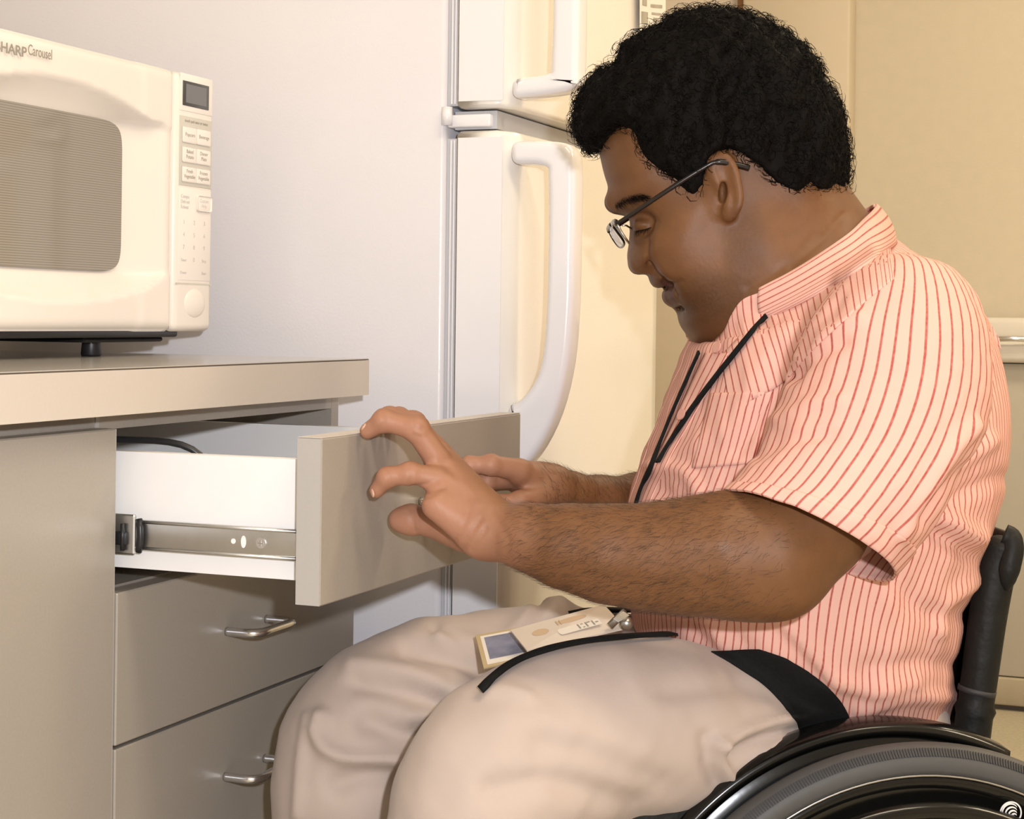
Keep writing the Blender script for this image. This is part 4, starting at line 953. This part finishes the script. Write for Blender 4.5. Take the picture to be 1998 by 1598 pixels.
# ------------------------------------------------------------------ shoes
def shoe(ankle, ang):
    global ops
    ops = []; fx = np.array([-math.cos(ang), -math.sin(ang), 0.0]); a = np.array(ankle)
    ops.append(('u', cone(a + (0, 0, .02), a + (0, 0, -.02), .045, .046), .02))
    ops.append(('u', cone(a + fx * -.02 + (0, 0, -.035), a + fx * .13 + (0, 0, -.042), .040, .038), .03))
    ops.append(('u', cone(a + fx * .12 + (0, 0, -.045), a + fx * .165 + (0, 0, -.048), .036, .028), .02))
    V, F = mesh_field(ops, a - .26, a + .26, .006); return net_mesh('shoe', V, F, 'shoe_black', body, 1)
na = at(890, 2350, 1.42); fa = at(710, 2280, 1.66)
A = lambda *a: ops.append(a)
shoe((na[0] + .02, na[1], .155), .62); shoe((fa[0] + .06, fa[1] - .02, .155), .62)
# ------------------------------------------------------------------ eyeglasses
gl = setp(empty('eyeglasses', tuple(hp(1230, 440, 0))), 'dark rectangular eyeglasses on the seated person', 'eyeglasses')
tube('temple_arm', smooth_path([hp(1205, 436, .066), hp(1225, 423, .070), hp(1300, 373, .083), hp(1372, 328, .089), hp(1400, 316, .090), hp(1440, 322, .089), hp(1462, 328, .088)], 40), [.0021] * 26 + [.0028] * 14, 'spectacle_frame', gl, 8)
tube('temple_arm', smooth_path([hp(1205, 436, -.066), hp(1300, 373, -.083), hp(1372, 328, -.089), hp(1440, 322, -.089), hp(1462, 328, -.088)], 30), .0022, 'spectacle_frame', gl, 8)
for sgn in (1, -1):
    loop = [hp(1197, 434, sgn * .016), hp(1199, 432, sgn * .040), hp(1203, 434, sgn * .064), hp(1212, 452, sgn * .066), hp(1224, 470, sgn * .062), hp(1226, 474, sgn * .040), hp(1222, 468, sgn * .018), hp(1208, 450, sgn * .014)]
    L = smooth_path(loop + loop[:1], 50)
    tube('rim', L, .0012, 'spectacle_silver' if sgn > 0 else 'spectacle_frame', gl, 6)
    tube('brow_bar', L[:15], .0022, 'spectacle_frame', gl, 8)
    c = L[:-1].mean(0); Pn = np.vstack([L[:-1], c]); n = len(L) - 1
    nrm = np.cross(L[10] - c, L[25] - c); nrm /= np.linalg.norm(nrm)
    prism('lens', L[:-1:2] - nrm * .0006, .0012, nrm, 'lens', gl)
tube('bridge', smooth_path([hp(1200, 438, .015), hp(1194, 434, 0), hp(1200, 438, -.015)], 12), .0015, 'spectacle_silver', gl, 8)
tube('nose_pad', [hp(1232, 446, .012), hp(1222, 440, .016), hp(1214, 440, .018)], .0009, 'spectacle_silver', gl, 6)
# ------------------------------------------------------------------ lanyard and badges
ly = setp(empty('lanyard', tuple(at(1300, 860, 1.5))), 'black neck cord with two identity cards lying on the lap', 'lanyard')
ribbon('cord', tree_l, [(1502, 620), (1478, 645), (1440, 692), (1400, 742), (1352, 806), (1316, 862), (1290, 905)], .0068, .0016, 'webbing', ly, .0035, 60)
ribbon('cord', tree_l, [(1374, 690), (1352, 738), (1322, 806), (1296, 870), (1270, 930), (1250, 985), (1240, 1040), (1236, 1100), (1234, 1170)], .0068, .0016, 'webbing', ly, .0045, 60)
def card(name, pxs, d, material, par, thick=.0014, lift=0):
    q = [at(x, y, dd_) for (x, y), dd_ in zip(pxs, d)]; n = np.cross(q[1] - q[0], q[3] - q[0]); n /= np.linalg.norm(n); n = n if n[2] > 0 else -n
    return prism(name, [p + n * lift for p in q], thick, n, material, par)
CQ = np.array([(928, 1242), (1122, 1206), (1150, 1262), (944, 1306)], float); CDp = np.array([1.555, 1.578, 1.530, 1.508])
def inset(Q, Dp, a, b, c, d):
    f = lambda s_, t: ((Q[0] * (1 - s_) + Q[1] * s_) * (1 - t) + (Q[3] * (1 - s_) + Q[2] * s_) * t, (Dp[0] * (1 - s_) + Dp[1] * s_) * (1 - t) + (Dp[3] * (1 - s_) + Dp[2] * s_) * t)
    r = [f(a, c), f(b, c), f(b, d), f(a, d)]; return [x for x, _ in r], [y for _, y in r]
bd = card('photo_badge', CQ, CDp, 'card_gold', ly)
q, dq = inset(CQ, CDp, .04, .97, .07, .93); card('badge_border', q, dq, 'card_white', bd, .0004, .0015)
q, dq = inset(CQ, CDp, .075, .95, .14, .80); card('badge_photo', q, dq, 'card_photo', bd, .0003, .0020)
C2 = np.array([(998, 1244), (1180, 1194), (1222, 1240), (1030, 1284)], float); D2 = np.array([1.532, 1.556, 1.520, 1.494])
b2 = card('pass_badge', C2, D2, 'card_cream', ly, .0016, .006); b2['label'] = 'pale pass card with an oval mark'
q, dq = inset(C2, D2, .14, .31, .30, .52); cc = np.mean([at(*p, d_) for p, d_ in zip(q, dq)], 0)
q0, d0 = inset(C2, D2, 0, 1, 0, 1); P0 = [at(*p, d_) for p, d_ in zip(q0, d0)]; ux = P0[1] - P0[0]; uy = P0[3] - P0[0]; un = np.cross(ux, uy); un /= np.linalg.norm(un); un = un if un[2] > 0 else -un
def on2(s_, t, h=.0079): return P0[0] + ux * s_ + uy * t + un * h
prism('oval_mark', [on2(.24 + .085 * math.cos(a_), .44 + .13 * math.sin(a_)) for a_ in np.linspace(0, 6.283, 20, endpoint=False)], .0002, un, 'card_tan', b2)
prism('label_strip', [on2(.42 + .03 * math.cos(a_), .66 + .13 * math.sin(a_)) for a_ in np.linspace(1.57, 4.71, 8)] + [on2(.83, .53), on2(.83, .79)], .0002, un, 'card_white', b2)
for i_, (s0, s1, t0, t1) in enumerate(((.44, .455, .18, .36), (.475, .49, .18, .36), (.60, .615, .56, .76), (.635, .66, .57, .60), (.64, .66, .72, .75), (.68, .695, .56, .76), (.70, .735, .56, .60), (.75, .765, .56, .76), (.78, .81, .64, .68))):
    prism('print_mark', [on2(s0, t0, .0083), on2(s1, t0, .0083), on2(s1, t1, .0083), on2(s0, t1, .0083)], .0002, un, 'print_grey' if s0 > .55 else 'card_tan', b2)
prism('stain', [on2(.60 + .16 * math.cos(a_), .26 + .10 * math.sin(a_), .0078) for a_ in np.linspace(0, 6.283, 20, endpoint=False)], .0001, un, 'card_tan', b2)
clip = tube('clip', [at(1190, 1222, 1.512), at(1206, 1206, 1.512), at(1220, 1194, 1.515)], .0035, 'steel', ly, 8)
prism('clip_tab', [at(x, y, 1.505) for x, y in ((1196, 1207), (1216, 1192), (1228, 1200), (1206, 1214))], .0015, -FW, 'chrome', clip)
blob('clip_joint', at(1222, 1216, 1.51), (.006, .006, .006), 'steel', clip)
# ------------------------------------------------------------------ wheelchair
AX = 10 * math.pi / 180
fdir = -math.cos(AX) * R0 - math.sin(AX) * FW                      # the way the chair faces
sdir = math.cos(AX) * FW - math.sin(AX) * R0                       # from the near side to the far side
wc_top = at(1785, 1447, 1.45); WR = wc_top[2] / 2; WC = np.array([wc_top[0], wc_top[1], WR])
ch = setp(empty('wheelchair', (WC[0] + .1, WC[1] + .25, 0)), 'black wheelchair with grey tyres, mudguard and lap belt under the seated person', 'wheelchair')
def ring_mesh(name, c, prof, material, par, a0=0, a1=2 * math.pi, n=120, ax=None):
    """lathe: prof is a closed outline of (radius, offset along the axle towards the near side)"""
    ax = -sdir if ax is None else ax; e1 = fdir; e2 = ZZ; V = []; m = len(prof); full = abs(a1 - a0 - 2 * math.pi) < 1e-6
    k = n if full else n + 1
    for i in range(k):
        a = a0 + (a1 - a0) * i / n
        for r, o in prof: V.append(c + r * (math.cos(a) * e1 + math.sin(a) * e2) + ax * o)
    Fc = [(i * m + j, i * m + (j + 1) % m, ((i + 1) % k) * m + (j + 1) % m, ((i + 1) % k) * m + j) for i in range(n) for j in range(m)]
    if not full: Fc += [tuple(range(m)), tuple((k - 1) * m + j for j in range(m - 1, -1, -1))]
    o = pydata(name, V, Fc, material, par)
    bm = bmesh.new(); bm.from_mesh(o.data); bmesh.ops.recalc_face_normals(bm, faces=bm.faces[:]); bm.to_mesh(o.data); bm.free(); return o
def circ(r, o, rad, n=10, sx=1): return [(r + rad * math.cos(a), o + sx * rad * math.sin(a)) for a in np.linspace(0, 2 * math.pi, n, endpoint=False)]
def wheel(c, flip=1):
    f = lambda P: [(r, o * flip) for r, o in P]
    ty = ring_mesh('tyre', c, f([(WR, 0), (WR - .003, .010), (WR - .010, .016), (WR - .020, .0175), (WR - .024, .014), (WR - .024, -.014), (WR - .020, -.0175), (WR - .010, -.016), (WR - .003, -.010)]), 'tyre_grey', ch, n=160)
    ty['label'] = 'grey rubber tyre'
    rim = ring_mesh('rim', c, f([(WR - .024, .013), (WR - .030, .016), (WR - .036, .012), (WR - .046, .008), (WR - .054, .012), (WR - .058, .010), (WR - .060, -.010), (WR - .024, -.013)]), 'gloss_black', ch, n=120)
    ring_mesh('push_ring', c, f(circ(WR - .050, .026, .0075, 12)), 'gloss_black', ty, n=120)
    ring_mesh('rim_bead', c, f(circ(WR - .0245, .0145, .0012, 6)), 'steel', ty, n=120)
    ring_mesh('wheel_disc', c, f([(WR - .056, .004), (WR - .09, .012), (.05, .016), (.02, .03), (.0, .03), (.0, -.012), (WR - .056, -.012)]), 'gloss_black', ch, n=80)
    return rim
wheel(WC)
FC = WC + sdir * .47; wheel(FC, -1)
# tread ribs of the near tyre shoulder
V = []; Fc = []
for i in range(300):
    a = math.pi * (.02 + .96 * i / 300)
    e = math.cos(a) * fdir + math.sin(a) * ZZ; tt_ = -math.sin(a) * fdir + math.cos(a) * ZZ; b = len(V)
    for r, o in ((WR - .0028, .0105), (WR - .0085, .0158)):
        for s_ in (-.0006, .0006): V.append(WC + e * (r + .0004) - sdir * (o + .0002) + tt_ * s_); V.append(WC + e * (r - .001) - sdir * (o - .001) + tt_ * s_)
    Fc += [(b, b + 2, b + 6, b + 4), (b, b + 4, b + 5, b + 1), (b + 2, b + 3, b + 7, b + 6)]
tr = pydata('tread_ribs', V, Fc, 'rubber', ch, False); tr['kind'] = 'stuff'
# logo on the wheel disc
lc_ = onX(0, 0, 0) * 0
pl_o = WC - sdir * .0165; r_ = ray(1968, 1584); t_ = ((pl_o - CAM) @ sdir) / (r_ @ sdir); lg = CAM + r_ * t_ - sdir * .004
def lgp(x, y, h=0): return lg - fdir * x + ZZ * y - sdir * h
lgo = empty('logo', (0, 0, 0)); bpy.data.objects.remove(lgo)
V = []; Fc = []
def arc_band(cx_, cy_, r0, r1, a0, a1, n=18):
    b = len(V)
    for i in range(n + 1):
        a = math.radians(a0 + (a1 - a0) * i / n); k = math.sin(math.pi * i / n) ** .6 if a1 - a0 < 359 else 1
        V.append(lgp(cx_ + r0 * math.cos(a), cy_ + r0 * math.sin(a))); rr_ = r0 + (r1 - r0) * max(k, .08); V.append(lgp(cx_ + rr_ * math.cos(a), cy_ + rr_ * math.sin(a)))
    for i in range(n): Fc.append((b + 2 * i, b + 2 * i + 1, b + 2 * i + 3, b + 2 * i + 2))
RL = .0098
arc_band(0, 0, RL * .88, RL, 0, 360, 40)
for k, (dx, r) in enumerate(((.0, .72), (.12, .56), (.24, .40), (.34, .24))): arc_band(RL * dx, -RL * dx * 1.1, RL * r, RL * (r + .15), 40, 190)
lo_ = pydata('logo', V, Fc, 'logo_white', ch, False); lo_['label'] = 'white swirl emblem on the wheel disc'
so = lo_.modifiers.new('t', 'SOLIDIFY'); so.thickness = .0004
# mudguard
fc_top = at(1726, 1407, 1.475); GR = WR - .010; GC = np.array([fc_top[0], fc_top[1], fc_top[2] - GR])
ring_mesh('mudguard', GC, [(GR, -.022), (GR + .0015, -.012), (GR, .010), (GR - .004, .013), (GR - .010, .012), (GR - .006, .006), (GR - .003, -.020)], 'gloss_black', ch, math.radians(6), math.radians(117), 80)
V, Fc = [], []
ring_mesh('mudguard_skirt', GC, [(GR - .004, .009), (GR - .07, .009), (GR - .07, .005), (GR - .002, .005)], 'gloss_black', ch, math.radians(6), math.radians(112), 60)
# seat, back, frame
def P_(f_, s_, z): return WC + fdir * f_ + sdir * s_ + ZZ * (z - WC[2])
def obox(name, f0, f1, s0, s1, z0, z1, material, par, bev=.01):
    o = box(name, f0, f1, s0, s1, z0, z1, material, par, bev, 3)
    R_ = np.array([fdir, sdir, ZZ])
    for v in o.data.vertices:
        p = WC + fdir * v.co.x + sdir * v.co.y; v.co = Vector((p[0], p[1], v.co.z))
    o.data.update(); bm = bmesh.new(); bm.from_mesh(o.data); bmesh.ops.recalc_face_normals(bm, faces=bm.faces[:]); bm.to_mesh(o.data); bm.free(); return o
obox('seat_cushion', .02 - .14, .33, .045, .42, .392, .440, 'vinyl_black', ch, .015)
obox('seat_pan', -.12, .32, .05, .415, .365, .390, 'gloss_black', ch, .004)
obox('side_guard', -.02, .30, .030, .040, .36, .452, 'vinyl_black', ch, .004)
# back posts with covers
def post(path, r, name='back_post'):
    V, Fc = tube_mesh(smooth_path(path, 40), r, 20); return pydata(name, V, Fc, 'vinyl_black', ch)
pth = [at(1892, 1470, 1.565), at(1902, 1390, 1.565), at(1914, 1300, 1.565), at(1928, 1200, 1.565), at(1944, 1110, 1.565), at(1955, 1070, 1.565), at(1958, 1046, 1.565)]
rr = np.concatenate([[.0105, .0105, .0105], np.full(4, .0165), np.full(1, .0185), np.linspace(.0160, .0175, 20), np.linspace(.0175, .0190, 6), [.0185, .0178, .0165, .0145, .0115, .006]])
bp = post(pth, rr); bp['label'] = 'black covered back post'
tube('post_flap', smooth_path([at(1962, 1150, 1.552), at(1968, 1110, 1.550), at(1975, 1075, 1.552), at(1972, 1052, 1.556), at(1958, 1044, 1.558)], 20), [.004, .006, .008, .009, .010, .0105] + [.0105] * 14, 'vinyl_black', bp, 10)
tube('cover_band', [at(1905, 1352, 1.565), at(1907, 1342, 1.565)], .0172, 'rubber', bp, 20)
off = sdir * .37
post([p + off for p in pth], rr)
G = np.zeros((14, 24, 3))
for i in range(14):
    for j in range(24):
        a = smooth_path(pth, 24)[j]; t = i / 13; G[i, j] = a + off * t - fdir * (.020 * math.sin(math.pi * t) ** .6 + .006)
grid_mesh('back_upholstery', G, 'vinyl_black', ch, thick=.006)
for s_ in (.05, .41):
    tube('frame_tube', smooth_path([P_(-.13, s_, .46), P_(-.12, s_, .38), P_(.0, s_, .35), P_(.30, s_, .35), P_(.36, s_, .30), P_(.40, s_, .14)], 40), .011, 'gloss_black', ch, 12)
tube('axle', [P_(0, -.005, WR), P_(0, .475, WR)], .010, 'steel', ch, 12)
for s_ in (.06, .41): tube('axle_strut', [P_(0, s_, WR), P_(0, s_, .36)], .011, 'gloss_black', ch, 12)
obox('footplate', .28, .44, .06, .40, .085, .100, 'gloss_black', ch, .004)
for s_ in (.10, .37):
    c = P_(.24, s_, .06)
    ring_mesh('caster', c, [(.06, -.012), (.06, .012), (.02, .014), (.005, .014), (.005, -.014), (.02, -.014)], 'rubber', ch, n=40)
    tube('caster_fork', [c + ZZ * .001 - sdir * .016, c + ZZ * .08 - sdir * .016, P_(.24, s_, .35)], .008, 'gloss_black', ch, 10)
# lap belt
tb = bvh(trs)
lb = strip('lap_belt', [(1388, 1270, 1.6), (1432, 1296, 1.6), (1486, 1332, 1.6), (1532, 1376, 1.6), (1562, 1424, 1.6), (1575, 1475, 1.6)], [(1480, 1268, 1.6), (1540, 1290, 1.6), (1600, 1328, 1.6), (1642, 1372, 1.6), (1664, 1420, 1.6), (1672, 1480, 1.6)], 'webbing', ch, n=50, m=9, snap=bvh(trs, sb), lift=.003, thick=.002)
lb['label'] = 'black webbing lap belt'
ribbon('belt_tail', tb, [(944, 1350), (962, 1332), (1000, 1303), (1060, 1278), (1130, 1262), (1210, 1252), (1290, 1247), (1330, 1244)], .0098, .0022, 'webbing', lb, .0035, 60)
ribbon('belt_far_side', tb, [(1108, 1207), (1140, 1202), (1180, 1199), (1230, 1200)], .012, .002, 'webbing', lb, .004, 24)
